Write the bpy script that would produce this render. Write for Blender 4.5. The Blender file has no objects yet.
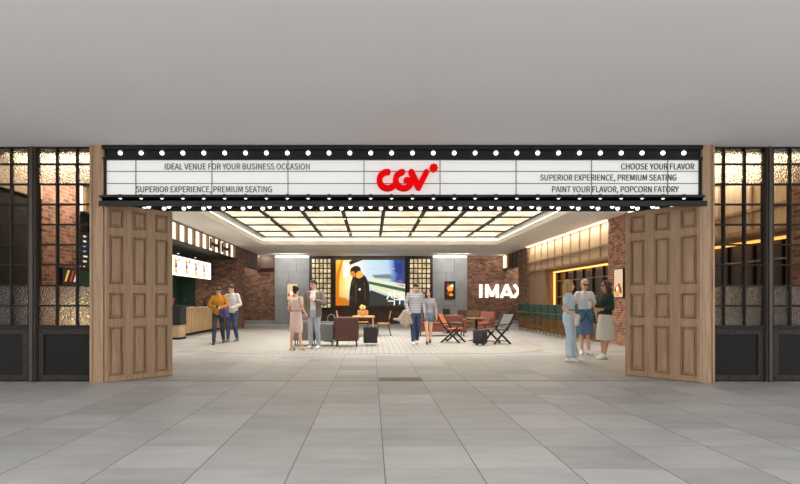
import bpy, math, random
from mathutils import Vector, Matrix, Euler
random.seed(7)
C = bpy.context.scene.collection
SC = bpy.context.scene
PI = math.pi
F, VX, VY, H = 590.0, 371.5, 300.3, 1.3
def PX(px, Y): return (px - VX) * Y / F
def PZ(py, Y): return H - (py - VY) * Y / F

# ------------------------------------------------------------------ materials
MATS = {}
def lin(c):
    return tuple(((v/255)/12.92 if v/255 <= .04045 else ((v/255+.055)/1.055)**2.4) for v in c)
def base(name):
    m = bpy.data.materials.new(name); m.use_nodes = True
    return m, m.node_tree, m.node_tree.nodes['Principled BSDF']
def N(t, typ, **kw):
    n = t.nodes.new(typ)
    for k, v in kw.items(): setattr(n, k, v)
    return n
def mat(name, rgb, rough=.5, metal=0, var=.08, scale=12, bump=0, stretch=(1,1,1), emit=0, emit_rgb=None, spec=.5):
    """plain procedural material: colour with a little noise in it"""
    if name in MATS: return MATS[name]
    m, t, b = base(name)
    c = lin(rgb)
    tc = N(t, 'ShaderNodeTexCoord'); mp = N(t, 'ShaderNodeMapping'); mp.inputs['Scale'].default_value = stretch
    no = N(t, 'ShaderNodeTexNoise'); no.inputs['Scale'].default_value = scale; no.inputs['Detail'].default_value = 4
    t.links.new(tc.outputs['Object'], mp.inputs['Vector']); t.links.new(mp.outputs[0], no.inputs['Vector'])
    r = N(t, 'ShaderNodeValToRGB')
    r.color_ramp.elements[0].position = .3; r.color_ramp.elements[1].position = .7
    r.color_ramp.elements[0].color = (*[max(0, v*(1-var)) for v in c], 1)
    r.color_ramp.elements[1].color = (*[min(1, v*(1+var)) for v in c], 1)
    t.links.new(no.outputs[0], r.inputs[0]); t.links.new(r.outputs[0], b.inputs['Base Color'])
    b.inputs['Roughness'].default_value = rough; b.inputs['Metallic'].default_value = metal
    b.inputs['Specular IOR Level'].default_value = spec
    if bump:
        bu = N(t, 'ShaderNodeBump'); bu.inputs['Strength'].default_value = bump; bu.inputs['Distance'].default_value = .01
        t.links.new(no.outputs[0], bu.inputs['Height']); t.links.new(bu.outputs[0], b.inputs['Normal'])
    if emit:
        b.inputs['Emission Color'].default_value = (*lin(emit_rgb or rgb), 1); b.inputs['Emission Strength'].default_value = emit
    MATS[name] = m
    return m
def glow(name, rgb, strength):
    if name in MATS: return MATS[name]
    m, t, b = base(name)
    q=.25 if name.startswith(('poster','p_','title')) else 1
    b.inputs['Base Color'].default_value = (*[v*q for v in lin(rgb)], 1)
    b.inputs['Emission Color'].default_value = (*lin(rgb), 1); b.inputs['Emission Strength'].default_value = strength
    b.inputs['Roughness'].default_value = .5
    MATS[name] = m
    return m
def uv_nodes(t):
    tc = N(t, 'ShaderNodeTexCoord'); s = N(t, 'ShaderNodeSeparateXYZ'); a = N(t, 'ShaderNodeMath', operation='ADD')
    c = N(t, 'ShaderNodeCombineXYZ')
    t.links.new(tc.outputs['Object'], s.inputs[0])
    t.links.new(s.outputs[0], a.inputs[0]); t.links.new(s.outputs[1], a.inputs[1])
    t.links.new(a.outputs[0], c.inputs[0]); t.links.new(s.outputs[2], c.inputs[1])
    return c.outputs[0], tc, s
def brick(name, c1, c2, mortar, w=.22, h=.075, m_=.012, rough=.85):
    m, t, b = base(name)
    uv, tc, s = uv_nodes(t)
    br = N(t, 'ShaderNodeTexBrick')
    br.inputs['Color1'].default_value = (*lin(c1), 1); br.inputs['Color2'].default_value = (*lin(c2), 1)
    br.inputs['Mortar'].default_value = (*lin(mortar), 1); br.inputs['Scale'].default_value = 1
    br.inputs['Mortar Size'].default_value = m_*.5; br.inputs['Brick Width'].default_value = w; br.inputs['Row Height'].default_value = h
    br.inputs['Bias'].default_value = -.1
    t.links.new(uv, br.inputs['Vector'])
    no = N(t, 'ShaderNodeTexNoise'); no.inputs['Scale'].default_value = 9; no.inputs['Detail'].default_value = 8
    t.links.new(tc.outputs['Object'], no.inputs['Vector'])
    mx = N(t, 'ShaderNodeMix', data_type='RGBA', blend_type='OVERLAY'); mx.inputs[0].default_value = .7
    t.links.new(br.outputs['Color'], mx.inputs[6]); t.links.new(no.outputs[0], mx.inputs[7])
    t.links.new(mx.outputs[2], b.inputs['Base Color'])
    bu = N(t, 'ShaderNodeBump'); bu.inputs['Strength'].default_value = .6; bu.inputs['Distance'].default_value = .01; bu.invert = True
    t.links.new(br.outputs['Fac'], bu.inputs['Height']); t.links.new(bu.outputs[0], b.inputs['Normal'])
    b.inputs['Roughness'].default_value = rough
    return m
def wood(name, c1, c2, axis=2, rough=.5, scale=1.0):
    if name in MATS: return MATS[name]
    m, t, b = base(name)
    tc = N(t, 'ShaderNodeTexCoord'); mp = N(t, 'ShaderNodeMapping')
    sc = [14*scale]*3; sc[axis] = 1.1*scale; mp.inputs['Scale'].default_value = sc
    no = N(t, 'ShaderNodeTexNoise'); no.inputs['Scale'].default_value = 1.6; no.inputs['Detail'].default_value = 7; no.inputs['Distortion'].default_value = .7
    t.links.new(tc.outputs['Object'], mp.inputs[0]); t.links.new(mp.outputs[0], no.inputs['Vector'])
    r = N(t, 'ShaderNodeValToRGB'); r.color_ramp.elements[0].position = .32; r.color_ramp.elements[1].position = .68
    r.color_ramp.elements[0].color = (*lin(c1), 1); r.color_ramp.elements[1].color = (*lin(c2), 1)
    t.links.new(no.outputs[0], r.inputs[0]); t.links.new(r.outputs[0], b.inputs['Base Color'])
    bu = N(t, 'ShaderNodeBump'); bu.inputs['Strength'].default_value = .08; bu.inputs['Distance'].default_value = .005
    t.links.new(no.outputs[0], bu.inputs['Height']); t.links.new(bu.outputs[0], b.inputs['Normal'])
    b.inputs['Roughness'].default_value = rough
    MATS[name] = m
    return m
def clear_glass():
    m, t, b = base('clear_glass'); t.nodes.remove(b)
    o = t.nodes['Material Output']; tr = N(t, 'ShaderNodeBsdfTransparent')
    tr.inputs[0].default_value = (.82, .81, .79, 1)
    t.links.new(tr.outputs[0], o.inputs[0])
    return m
def hammered_glass():
    m, t, b = base('hammered_glass')
    b.inputs['Base Color'].default_value = (.92, .9, .86, 1); b.inputs['Transmission Weight'].default_value = 1
    b.inputs['Roughness'].default_value = .12; b.inputs['IOR'].default_value = 1.35
    tc = N(t, 'ShaderNodeTexCoord'); vo = N(t, 'ShaderNodeTexVoronoi'); vo.inputs['Scale'].default_value = 44
    no = N(t, 'ShaderNodeTexNoise'); no.inputs['Scale'].default_value = 25
    ad = N(t, 'ShaderNodeMath', operation='ADD')
    t.links.new(tc.outputs['Object'], vo.inputs['Vector']); t.links.new(tc.outputs['Object'], no.inputs['Vector'])
    t.links.new(vo.outputs['Distance'], ad.inputs[0]); t.links.new(no.outputs[0], ad.inputs[1])
    bu = N(t, 'ShaderNodeBump'); bu.inputs['Strength'].default_value = .75; bu.inputs['Distance'].default_value = .015
    t.links.new(ad.outputs[0], bu.inputs['Height']); t.links.new(bu.outputs[0], b.inputs['Normal'])
    return m
def tile_floor():
    m, t, b = base('stone_tile_floor')
    tc = N(t, 'ShaderNodeTexCoord'); s = N(t, 'ShaderNodeSeparateXYZ'); t.links.new(tc.outputs['Object'], s.inputs[0])
    def math_(op, a, bv=None, cv=None):
        n = N(t, 'ShaderNodeMath', operation=op)
        for i, v in enumerate((a, bv, cv)):
            if v is None: continue
            if isinstance(v, (int, float)): n.inputs[i].default_value = v
            else: t.links.new(v, n.inputs[i])
        return n.outputs[0]
    u = math_('DIVIDE', math_('SUBTRACT', s.outputs[0], .1), .718)
    fu = math_('FLOOR', u)
    par = math_('MULTIPLY', math_('FRACT', math_('MULTIPLY', fu, .3)), .0)
    v = math_('ADD', math_('DIVIDE', math_('SUBTRACT', s.outputs[1], 4.55), .718), par)
    fv = math_('FLOOR', v)
    def line(x, w):
        f = math_('FRACT', x); d = math_('MINIMUM', f, math_('SUBTRACT', 1, f))
        return math_('LESS_THAN', d, w)
    lu = line(u, .0065); lv = line(v, .006)
    cx = N(t, 'ShaderNodeCombineXYZ'); t.links.new(fu, cx.inputs[0]); t.links.new(fv, cx.inputs[1])
    wn = N(t, 'ShaderNodeTexWhiteNoise', noise_dimensions='2D'); t.links.new(cx.outputs[0], wn.inputs['Vector'])
    mp = N(t, 'ShaderNodeMapping'); mp.inputs['Scale'].default_value = (.9, 2.4, 1); t.links.new(tc.outputs['Object'], mp.inputs[0])
    off = N(t, 'ShaderNodeVectorMath', operation='ADD'); t.links.new(mp.outputs[0], off.inputs[0])
    sc = N(t, 'ShaderNodeVectorMath', operation='SCALE'); sc.inputs['Scale'].default_value = 9; t.links.new(wn.outputs['Color'], sc.inputs[0]); t.links.new(sc.outputs[0], off.inputs[1])
    no = N(t, 'ShaderNodeTexNoise'); no.inputs['Scale'].default_value = 1.6; no.inputs['Detail'].default_value = 8; no.inputs['Roughness'].default_value = .62
    t.links.new(off.outputs[0], no.inputs['Vector'])
    k = math_('ADD', math_('MULTIPLY', no.outputs[0], .6), math_('MULTIPLY', wn.outputs['Value'], .28))
    r = N(t, 'ShaderNodeValToRGB'); r.color_ramp.elements[0].position = .2; r.color_ramp.elements[1].position = .75
    r.color_ramp.elements[0].color = (*lin((148, 149, 150)), 1); r.color_ramp.elements[1].color = (*lin((194, 194, 193)), 1)
    t.links.new(k, r.inputs[0])
    g1 = N(t, 'ShaderNodeMix', data_type='RGBA'); t.links.new(r.outputs[0], g1.inputs[6]); g1.inputs[7].default_value = (*lin((142, 140, 137)), 1)
    t.links.new(lv, g1.inputs[0])
    g2 = N(t, 'ShaderNodeMix', data_type='RGBA'); t.links.new(g1.outputs[2], g2.inputs[6]); g2.inputs[7].default_value = (*lin((92, 90, 87)), 1)
    t.links.new(lu, g2.inputs[0]); t.links.new(g2.outputs[2], b.inputs['Base Color'])
    b.inputs['Roughness'].default_value = .42; b.inputs['Specular IOR Level'].default_value = .35
    return m
def ribbed_tile():
    m, t, b = base('ribbed_cream_tile')
    tc = N(t, 'ShaderNodeTexCoord'); s = N(t, 'ShaderNodeSeparateXYZ'); t.links.new(tc.outputs['Object'], s.inputs[0])
    def fr(sock, per, w):
        d = N(t, 'ShaderNodeMath', operation='DIVIDE'); t.links.new(sock, d.inputs[0]); d.inputs[1].default_value = per
        f = N(t, 'ShaderNodeMath', operation='FRACT'); t.links.new(d.outputs[0], f.inputs[0])
        l = N(t, 'ShaderNodeMath', operation='LESS_THAN'); t.links.new(f.outputs[0], l.inputs[0]); l.inputs[1].default_value = w
        return l.outputs[0]
    a, c = fr(s.outputs[0], .145, .3), fr(s.outputs[1], .29, .1)
    mxm = N(t, 'ShaderNodeMath', operation='MAXIMUM'); t.links.new(a, mxm.inputs[0]); t.links.new(c, mxm.inputs[1])
    mx = N(t, 'ShaderNodeMix', data_type='RGBA'); t.links.new(mxm.outputs[0], mx.inputs[0])
    mx.inputs[6].default_value = (*lin((176, 175, 172)), 1); mx.inputs[7].default_value = (*lin((152, 150, 147)), 1)
    t.links.new(mx.outputs[2], b.inputs['Base Color']); b.inputs['Roughness'].default_value = .45
    return m
def panel_glow(name, c1, c2, strength, scale=1.2):
    m, t, b = base(name)
    tc = N(t, 'ShaderNodeTexCoord'); no = N(t, 'ShaderNodeTexNoise'); no.inputs['Scale'].default_value = scale; no.inputs['Detail'].default_value = 6; no.inputs['Roughness'].default_value = .65
    t.links.new(tc.outputs['Object'], no.inputs['Vector'])
    r = N(t, 'ShaderNodeValToRGB'); r.color_ramp.elements[0].position = .35; r.color_ramp.elements[1].position = .62
    r.color_ramp.elements[0].color = (*lin(c1), 1); r.color_ramp.elements[1].color = (*lin(c2), 1)
    t.links.new(no.outputs[0], r.inputs[0]); t.links.new(r.outputs[0], b.inputs['Base Color']); t.links.new(r.outputs[0], b.inputs['Emission Color'])
    b.inputs['Emission Strength'].default_value = strength; b.inputs['Roughness'].default_value = .4
    return m
def check_cloth(name, c1, c2, c3, per=.07):
    m, t, b = base(name)
    tc = N(t, 'ShaderNodeTexCoord'); s = N(t, 'ShaderNodeSeparateXYZ'); t.links.new(tc.outputs['Object'], s.inputs[0])
    prev = None
    b_ = N(t, 'ShaderNodeMix', data_type='RGBA')
    def fr(sock, w):
        d = N(t, 'ShaderNodeMath', operation='DIVIDE'); t.links.new(sock, d.inputs[0]); d.inputs[1].default_value = per
        f = N(t, 'ShaderNodeMath', operation='FRACT'); t.links.new(d.outputs[0], f.inputs[0])
        l = N(t, 'ShaderNodeMath', operation='LESS_THAN'); t.links.new(f.outputs[0], l.inputs[0]); l.inputs[1].default_value = w
        return l.outputs[0]
    a, c = fr(s.outputs[0], .28), fr(s.outputs[2], .28)
    m1 = N(t, 'ShaderNodeMix', data_type='RGBA'); t.links.new(a, m1.inputs[0]); m1.inputs[6].default_value = (*lin(c1), 1); m1.inputs[7].default_value = (*lin(c2), 1)
    m2 = N(t, 'ShaderNodeMix', data_type='RGBA'); t.links.new(c, m2.inputs[0]); t.links.new(m1.outputs[2], m2.inputs[6]); m2.inputs[7].default_value = (*lin(c3), 1)
    t.links.new(m2.outputs[2], b.inputs['Base Color']); b.inputs['Roughness'].default_value = .9
    return m
def screen_mat():
    """glowing film picture: warm station lamps on the left fading to a cold blue platform on the right"""
    m, t, b = base('screen_picture')
    tc = N(t, 'ShaderNodeTexCoord'); s = N(t, 'ShaderNodeSeparateXYZ'); t.links.new(tc.outputs['Generated'], s.inputs[0])
    no = N(t, 'ShaderNodeTexNoise'); no.inputs['Scale'].default_value = 2.2; no.inputs['Detail'].default_value = 5
    t.links.new(tc.outputs['Generated'], no.inputs['Vector'])
    a = N(t, 'ShaderNodeMath', operation='MULTIPLY_ADD'); t.links.new(no.outputs[0], a.inputs[0]); a.inputs[1].default_value = .18; t.links.new(s.outputs[0], a.inputs[2])
    r = N(t, 'ShaderNodeValToRGB'); e = r.color_ramp.elements
    e[0].position = .05; e[0].color = (*lin((214, 130, 20)), 1); e[1].position = 1.1 if False else 1.0; e[1].color = (*lin((40, 60, 120)), 1)
    for p, c in ((.14, (250, 200, 70)), (.24, (252, 226, 150)), (.36, (250, 240, 215)), (.5, (205, 222, 230)), (.84, (170, 205, 225)), (.92, (90, 130, 190)), (.97, (30, 56, 136))):
        x = e.new(p); x.color = (*lin(c), 1)
    t.links.new(a.outputs[0], r.inputs[0])
    v = N(t, 'ShaderNodeValToRGB'); v.color_ramp.elements[0].color = (*lin((150, 80, 40)), 1); v.color_ramp.elements[1].color = (1, 1, 1, 1); v.color_ramp.elements[1].position = .4
    t.links.new(s.outputs[2], v.inputs[0])
    mx = N(t, 'ShaderNodeMix', data_type='RGBA', blend_type='MULTIPLY'); mx.inputs[0].default_value = .6
    t.links.new(r.outputs[0], mx.inputs[6]); t.links.new(v.outputs[0], mx.inputs[7])
    b.inputs['Base Color'].default_value = (0, 0, 0, 1); b.inputs['Roughness'].default_value = .3
    t.links.new(mx.outputs[2], b.inputs['Emission Color']); b.inputs['Emission Strength'].default_value = .9
    return m

oak = wood('oak_wood', (146, 115, 86), (172, 140, 109))
oakpale = wood('pale_oak_panel', (178, 150, 118), (204, 178, 144))
oakcounter = wood('counter_oak', (176, 148, 112), (206, 180, 142))
walnut = wood('dark_walnut', (58, 42, 33), (84, 62, 48))
woodorange = wood('honey_plywood', (196, 132, 74), (222, 160, 98), axis=1)
blackmetal = mat('black_metal', (20, 20, 21), .5, .1, spec=.3)
bronze = mat('dark_bronze_frame', (30, 23, 19), .55, 0, spec=.2)
bronze2 = mat('worn_bronze_plate', (48, 41, 36), .6, .1, var=.18, spec=.25)
darkpanel = mat('charcoal_panel', (25, 22, 20), .65, 0, var=.15, spec=.2)
redbrick = brick('red_brick', (186, 126, 100), (96, 62, 52), (170, 152, 136))
brownbrick = brick('brown_brick', (156, 112, 90), (76, 54, 46), (140, 120, 106))
shadebrick = brick('shade_toned_brick', (52, 40, 34), (34, 27, 24), (30, 25, 22))  # brick toned dark: shade of the unlit left bay put into the colour
concrete = mat('grey_concrete', (156, 157, 157), .7, var=.14, scale=1.6, bump=.1)
ceilpaint = mat('ceiling_paint', (238, 236, 234), .65, var=.01, scale=1, spec=.25)
ceilin = mat('lobby_ceiling_paint', (238, 234, 228), .7, var=.01, scale=1)
darkceil = mat('black_soffit', (34, 32, 31), .7)
greenwall = mat('deep_green_paint', (28, 62, 46), .6, var=.05)
white_em = glow('sign_face', (226, 226, 224), .26)
bulb_em = glow('bulb_glow', (255, 252, 244), 1.6)
red_em = mat('red_letter', (228, 2, 6), .8, spec=.08, emit=.16, emit_rgb=(240, 10, 14))
blackletter = mat('black_letter', (30, 30, 32), .5)
greyline = mat('grey_rail', (120, 120, 120), .5)
letter_em = glow('letter_glow', (255, 250, 240), 1.3)
cove_em = glow('cove_glow', (255, 246, 230), 2.4)
warm_em = glow('amber_led', (255, 186, 98), 1.5)
wash_em = glow('wash_led', (255, 238, 210), 3.0)
fin_em = glow('fin_backlight', (255, 243, 222), .95)
added_strip_em = glow('added_strip_glow', (255, 236, 198), 2.2)
ADDED_FILL=250
ceil_em = panel_glow('ceiling_panel_glow', (206, 184, 142), (255, 247, 228), .74, 1.1)
lattice_em = panel_glow('lattice_glow', (150, 122, 80), (240, 220, 176), .52, 2.6)
glass = clear_glass(); hglass = hammered_glass()
gold = mat('brushed_gold', (190, 150, 88), .35, .9)
chrome = mat('steel', (180, 180, 182), .3, .9)
greenfab = mat('green_upholstery', (32, 64, 53), .8, var=.12)
leather = mat('brown_leather', (84, 46, 35), .5, var=.12)
tan = mat('tan_leather', (112, 62, 42), .5, var=.12)
orange = mat('orange_leather', (198, 112, 54), .5, var=.1)
greyfab = mat('grey_fabric', (112, 114, 113), .85, var=.1, scale=30)
taupe = mat('taupe_fabric', (118, 110, 103), .85, var=.1, scale=30)
blackfab = mat('black_fabric', (34, 34, 36), .75)
blackwood = mat('black_wood', (36, 28, 25), .45)

# ------------------------------------------------------------------ mesh builder
class MB:
    def __init__(s): s.v=[]; s.f=[]; s.m=[]; s.sm=[]
    def add(s, vs, fs, mi=0, smooth=False):
        o=len(s.v); s.v += [tuple(v) for v in vs]
        for f in fs: s.f.append([i+o for i in f]); s.m.append(mi); s.sm.append(smooth)
        return s
    def box(s, x0,x1,y0,y1,z0,z1, mi=0, M=None):
        vs=[Vector((x,y,z)) for z in (z0,z1) for y in (y0,y1) for x in (x0,x1)]
        if M: vs=[M@v for v in vs]
        return s.add(vs, [(0,2,3,1),(4,5,7,6),(0,1,5,4),(2,6,7,3),(0,4,6,2),(1,3,7,5)], mi)
    def bar(s, p, q, w, h=None, mi=0, up=(0,0,1)):
        h=h or w; p=Vector(p); q=Vector(q); d=(q-p).normalized(); u=Vector(up)
        if abs(d.dot(u))>.99: u=Vector((0,1,0))
        a=d.cross(u).normalized(); b=a.cross(d).normalized()
        vs=[]
        for e in (p,q):
            for i,j in ((-1,-1),(1,-1),(1,1),(-1,1)): vs.append(e+a*(w/2*i)+b*(h/2*j))
        return s.add(vs,[(3,2,1,0),(4,5,6,7),(0,1,5,4),(1,2,6,5),(2,3,7,6),(3,0,4,7)],mi)
    def loft(s, rings, n=20, mi=0, smooth=True, axis='z'):
        """rings: (x, y, z, rx, ry) ellipses stacked; ends capped"""
        vs=[]; fs=[]
        for (x,y,z,rx,ry) in rings:
            for k in range(n):
                a=2*PI*k/n; vs.append((x+rx*math.cos(a), y+ry*math.sin(a), z))
        for i in range(len(rings)-1):
            for k in range(n):
                k2=(k+1)%n; fs.append((i*n+k,i*n+k2,(i+1)*n+k2,(i+1)*n+k))
        s.add(vs,fs,mi,smooth)
        o=len(s.v)-len(vs)
        s.f.append([o+k for k in range(n)][::-1]); s.m.append(mi); s.sm.append(False)
        s.f.append([o+(len(rings)-1)*n+k for k in range(n)]); s.m.append(mi); s.sm.append(False)
        return s
    def cyl(s, x,y,z0,z1,r,r2=None,n=20,mi=0): return s.loft([(x,y,z0,r,r),(x,y,z1,r2 or r,r2 or r)],n,mi)
    def caps(s, p, q, r0, r1, n=12, mi=0, M=None, k=4):
        """tapered capsule"""
        p=Vector(p); q=Vector(q); d=q-p; L=d.length
        d = d/L if L>1e-6 else Vector((0,0,1))
        u=Vector((1,0,0)) if abs(d.x)<.9 else Vector((0,1,0)); a=d.cross(u).normalized(); b=d.cross(a).normalized()
        vs=[p-d*r0]; rings=[]
        for i in range(1,k+1):
            t=-PI/2+PI/2*i/k; rings.append((p+d*(r0*math.sin(t)), r0*math.cos(t)))
        for i in range(0,k):
            t=PI/2*i/k; rings.append((q+d*(r1*math.sin(t)), r1*math.cos(t)))
        for c,r in rings:
            for j in range(n):
                t=2*PI*j/n; vs.append(c+a*(r*math.cos(t))+b*(r*math.sin(t)))
        vs.append(q+d*r1); fs=[]
        for j in range(n): fs.append((0,1+(j+1)%n,1+j))
        for i in range(len(rings)-1):
            for j in range(n):
                j2=(j+1)%n; fs.append((1+i*n+j,1+i*n+j2,1+(i+1)*n+j2,1+(i+1)*n+j))
        l=len(vs)-1; o=1+(len(rings)-1)*n
        for j in range(n): fs.append((l,o+j,o+(j+1)%n))
        if M: vs=[M@v for v in vs]
        return s.add(vs,fs,mi,True)
    def ell(s, c, r, n=18, k=12, mi=0, M=None):
        vs=[Vector((0,0,-1))]; fs=[]
        for i in range(1,k):
            t=-PI/2+PI*i/k
            for j in range(n):
                a=2*PI*j/n; vs.append(Vector((math.cos(t)*math.cos(a),math.cos(t)*math.sin(a),math.sin(t))))
        vs.append(Vector((0,0,1)))
        for j in range(n): fs.append((0,1+(j+1)%n,1+j))
        for i in range(k-2):
            for j in range(n):
                j2=(j+1)%n; fs.append((1+i*n+j,1+i*n+j2,1+(i+1)*n+j2,1+(i+1)*n+j))
        l=len(vs)-1; o=1+(k-2)*n
        for j in range(n): fs.append((l,o+j,o+(j+1)%n))
        c=Vector(c); vs=[c+Vector((v.x*r[0],v.y*r[1],v.z*r[2])) for v in vs]
        if M: vs=[M@v for v in vs]
        return s.add(vs,fs,mi,True)
    def tube(s, pts, r, n=10, mi=0):
        for p,q in zip(pts[:-1],pts[1:]): s.caps(p,q,r,r,n,mi)
        return s
    def prism(s, poly, y0, y1, mi=0):
        """polygon given as (x, z) pairs, extruded along y"""
        n=len(poly); vs=[(x,y0,z) for x,z in poly]+[(x,y1,z) for x,z in poly]
        fs=[tuple(range(n)),tuple(range(2*n-1,n-1,-1))]+[(i,i+n,(i+1)%n+n,(i+1)%n) for i in range(n)]
        return s.add(vs,fs,mi)
    def stroke(s, pts, w, y0, y1, mi=0, rounded=True):
        """thick lettering stroke in the xz plane"""
        for (ax,az),(bx,bz) in zip(pts[:-1],pts[1:]):
            dx,dz=bx-ax,bz-az; L=math.hypot(dx,dz) or 1e-6; nx,nz=-dz/L*w/2,dx/L*w/2
            s.prism([(ax+nx,az+nz),(ax-nx,az-nz),(bx-nx,bz-nz),(bx+nx,bz+nz)],y0,y1,mi)
        if rounded:
            for (ax,az) in pts: s.prism([(ax+w/2*math.cos(a*PI/8),az+w/2*math.sin(a*PI/8)) for a in range(16)],y0,y1,mi)
        return s
    def outline(s, pts, w, y0, y1, mi=0):
        """round-ended stroke as one closed outline, extruded along y"""
        n=len(pts); L=[];R=[]
        def dirn(a,b):
            dx,dz=b[0]-a[0],b[1]-a[1]; l=math.hypot(dx,dz) or 1e-6; return dx/l,dz/l
        for i,p in enumerate(pts):
            d0=dirn(pts[max(0,i-1)],pts[i]) if i else dirn(pts[0],pts[1]); d1=dirn(pts[i],pts[i+1]) if i<n-1 else d0
            tx,tz=d0[0]+d1[0],d0[1]+d1[1]; l=math.hypot(tx,tz) or 1e-6; nx,nz=-tz/l*w/2,tx/l*w/2
            L.append((p[0]+nx,p[1]+nz)); R.append((p[0]-nx,p[1]-nz))
        def cap(c,d):
            a0=math.atan2(d[0],-d[1])
            return [(c[0]+w/2*math.cos(a0-PI*k/8),c[1]+w/2*math.sin(a0-PI*k/8)) for k in range(1,8)]
        de=dirn(pts[-2],pts[-1]); ds=dirn(pts[1],pts[0])
        poly=L+cap(pts[-1],de)+R[::-1]+cap(pts[0],ds)
        return s.prism(poly[::-1],y0,y1,mi)
    def build(s, name, mats, parent=None, bevel=0, loc=None):
        me=bpy.data.meshes.new(name); me.from_pydata(s.v,[],s.f)
        if not isinstance(mats,(list,tuple)): mats=[mats]
        for m in mats: me.materials.append(m)
        me.polygons.foreach_set('material_index',s.m); me.polygons.foreach_set('use_smooth',s.sm); me.update()
        o=bpy.data.objects.new(name,me); C.objects.link(o)
        if parent: o.parent=parent
        if loc: o.location=loc
        if bevel:
            b=o.modifiers.new('bevel','BEVEL'); b.width=bevel; b.segments=2; b.limit_method='ANGLE'; b.angle_limit=math.radians(40)
        return o
def tag(o,label=None,cat=None,group=None,kind=None):
    if label: o['label']=label
    if cat: o['category']=cat
    if group: o['group']=group
    if kind: o['kind']=kind
    return o
def struct(o): o['kind']='structure'; return o
def thing(name,label,cat,loc=(0,0,0),rz=0,group=None):
    o=bpy.data.objects.new(name,None); C.objects.link(o); o.location=loc; o.rotation_euler=(0,0,rz); o.empty_display_size=.1
    return tag(o,label,cat,group)
def dup(root,loc,rz,label,group=None):
    r=root.copy(); C.objects.link(r); r.location=loc; r.rotation_euler=(0,0,rz); r['label']=label
    if group: r['group']=group
    for ch in list(root.children):
        c=ch.copy(); C.objects.link(c); c.parent=r
        for g in list(ch.children):
            d=g.copy(); C.objects.link(d); d.parent=c
    return r
def text_mesh(name, body, x0, x1, z0, z1, y, m, parent, depth=.012):
    cu=bpy.data.curves.new(name,'FONT'); cu.body=body; cu.size=1; cu.extrude=.05
    try:
        cu.font=bpy.data.fonts.load(bpy.utils.system_resource('DATAFILES',path='fonts')+'/Noto Sans CJK Regular.woff2',check_existing=True)
    except Exception: pass
    t=bpy.data.objects.new(name+'_tmp',cu); C.objects.link(t)
    bpy.context.view_layer.update()
    me=bpy.data.meshes.new_from_object(t.evaluated_get(bpy.context.evaluated_depsgraph_get()))
    bpy.data.objects.remove(t)
    xs=[v.co.x for v in me.vertices]; capz=[v.co.y for v in me.vertices]
    ax,bx=min(xs),max(xs); az,bz=(0.0,max(capz))
    for v in me.vertices:
        x,zz,d=v.co
        v.co=(x0+(x-ax)/(bx-ax)*(x1-x0), y-(d/.05*.5+.5)*depth, z0+(zz-az)/(bz-az)*(z1-z0))
    me.materials.clear(); me.materials.append(m); me.update()
    o=bpy.data.objects.new(name,me); C.objects.link(o); o.parent=parent
    return o

# ------------------------------------------------------------------ shell
ZC=3.75
XL,XR,YF,YB=-6.07,7.3,9.45,32.6
struct(MB().box(-16,17,-8,36,-.2,0).build('floor',tile_floor()))
struct(MB().box(-10,11,1.4,10.12,ZC,ZC+.25).build('ceiling',ceilpaint))
# lobby ceiling with its recessed opening
cx0,cx1,cy0,cy1=-4.69,5.40,13.4,25.4
lip=MB()
lip.box(-9.6,cx0,10.12,36,ZC,ZC+.12); lip.box(cx1,10,10.12,36,ZC,ZC+.12)
lip.box(cx0,cx1,10.12,cy0,ZC,ZC+.12); lip.box(cx0,cx1,cy1,36,ZC,ZC+.12)
struct(lip.build('ceiling_lobby',ceilin))
# stepped coffer sides
st=MB(); e=.22
for a,z0,z1 in ((.0,ZC+.0,ZC+.06),):
    pass
st.box(cx0-e,cx0-.2,cy0-e,cy1+e,ZC+.12,4.2); st.box(cx1+.2,cx1+e,cy0-e,cy1+e,ZC+.12,4.2)
st.box(cx0-e,cx1+e,cy1+.2,cy1+e,ZC+.12,4.2); st.box(cx0-e,cx1+e,cy0-e,cy0-.2,ZC+.12,4.2)
struct(st.build('trim_1',ceilin))
rim=MB(); w=.10
for z0,z1,off in ((ZC-.05,ZC,0.0),):
    rim.box(cx0-w,cx0,cy0-w,cy1+w,z0,z1); rim.box(cx1,cx1+w,cy0-w,cy1+w,z0,z1)
    rim.box(cx0,cx1,cy1,cy1+w,z0,z1); rim.box(cx0,cx1,cy0-w,cy0,z0,z1)
struct(rim.build('trim_2',ceilin))
# luminous ceiling
zl=4.06
lc=thing('luminous_ceiling','large rectangular ceiling light of glowing cream panels in a black grid','ceiling light',(0,0,zl))
gx0,gx1=-4.62,5.36
ncol,nrow=8,6
dx=(gx1-gx0)/ncol; dy=2.0; gy1=25.45; gy0=gy1-nrow*dy
g=MB()
for i in range(ncol+1):
    x=gx0+i*dx; g.box(x-.055,x+.055,gy0,gy1,-.06,.03)
for j in range(nrow+1):
    y=gy1-j*dy; g.box(gx0,gx1,y-.035,y+.035,-.045,.03)
g.build('grid_frame',blackmetal,lc)
for i in range(ncol):
    for j in range(nrow):
        x=gx0+i*dx; y=gy1-j*dy
        MB().box(x+.035,x+dx-.035,y-dy+.035,y-.035,0,.02).build('glowing_panel',ceil_em,lc)
MB().box(gx0-.1,gx1+.1,gy0-.1,gy1+.1,.04,.1).build('back_plate',blackmetal,lc)
cv=MB()
cv.box(cx0-.19,cx0-.03,cy0,cy1,ZC+.135,ZC+.16); cv.box(cx1+.03,cx1+.19,cy0,cy1,ZC+.135,ZC+.16); cv.box(cx0,cx1,cy1+.03,cy1+.19,ZC+.135,ZC+.16)
tag(cv.build('cove_light',cove_em),'continuous white cove light hidden behind the lip around the recessed ceiling','light strip')
struct(MB().box(-9.6,10,10.1,36,4.22,4.3).build('ceiling_slab',darkceil))

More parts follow.
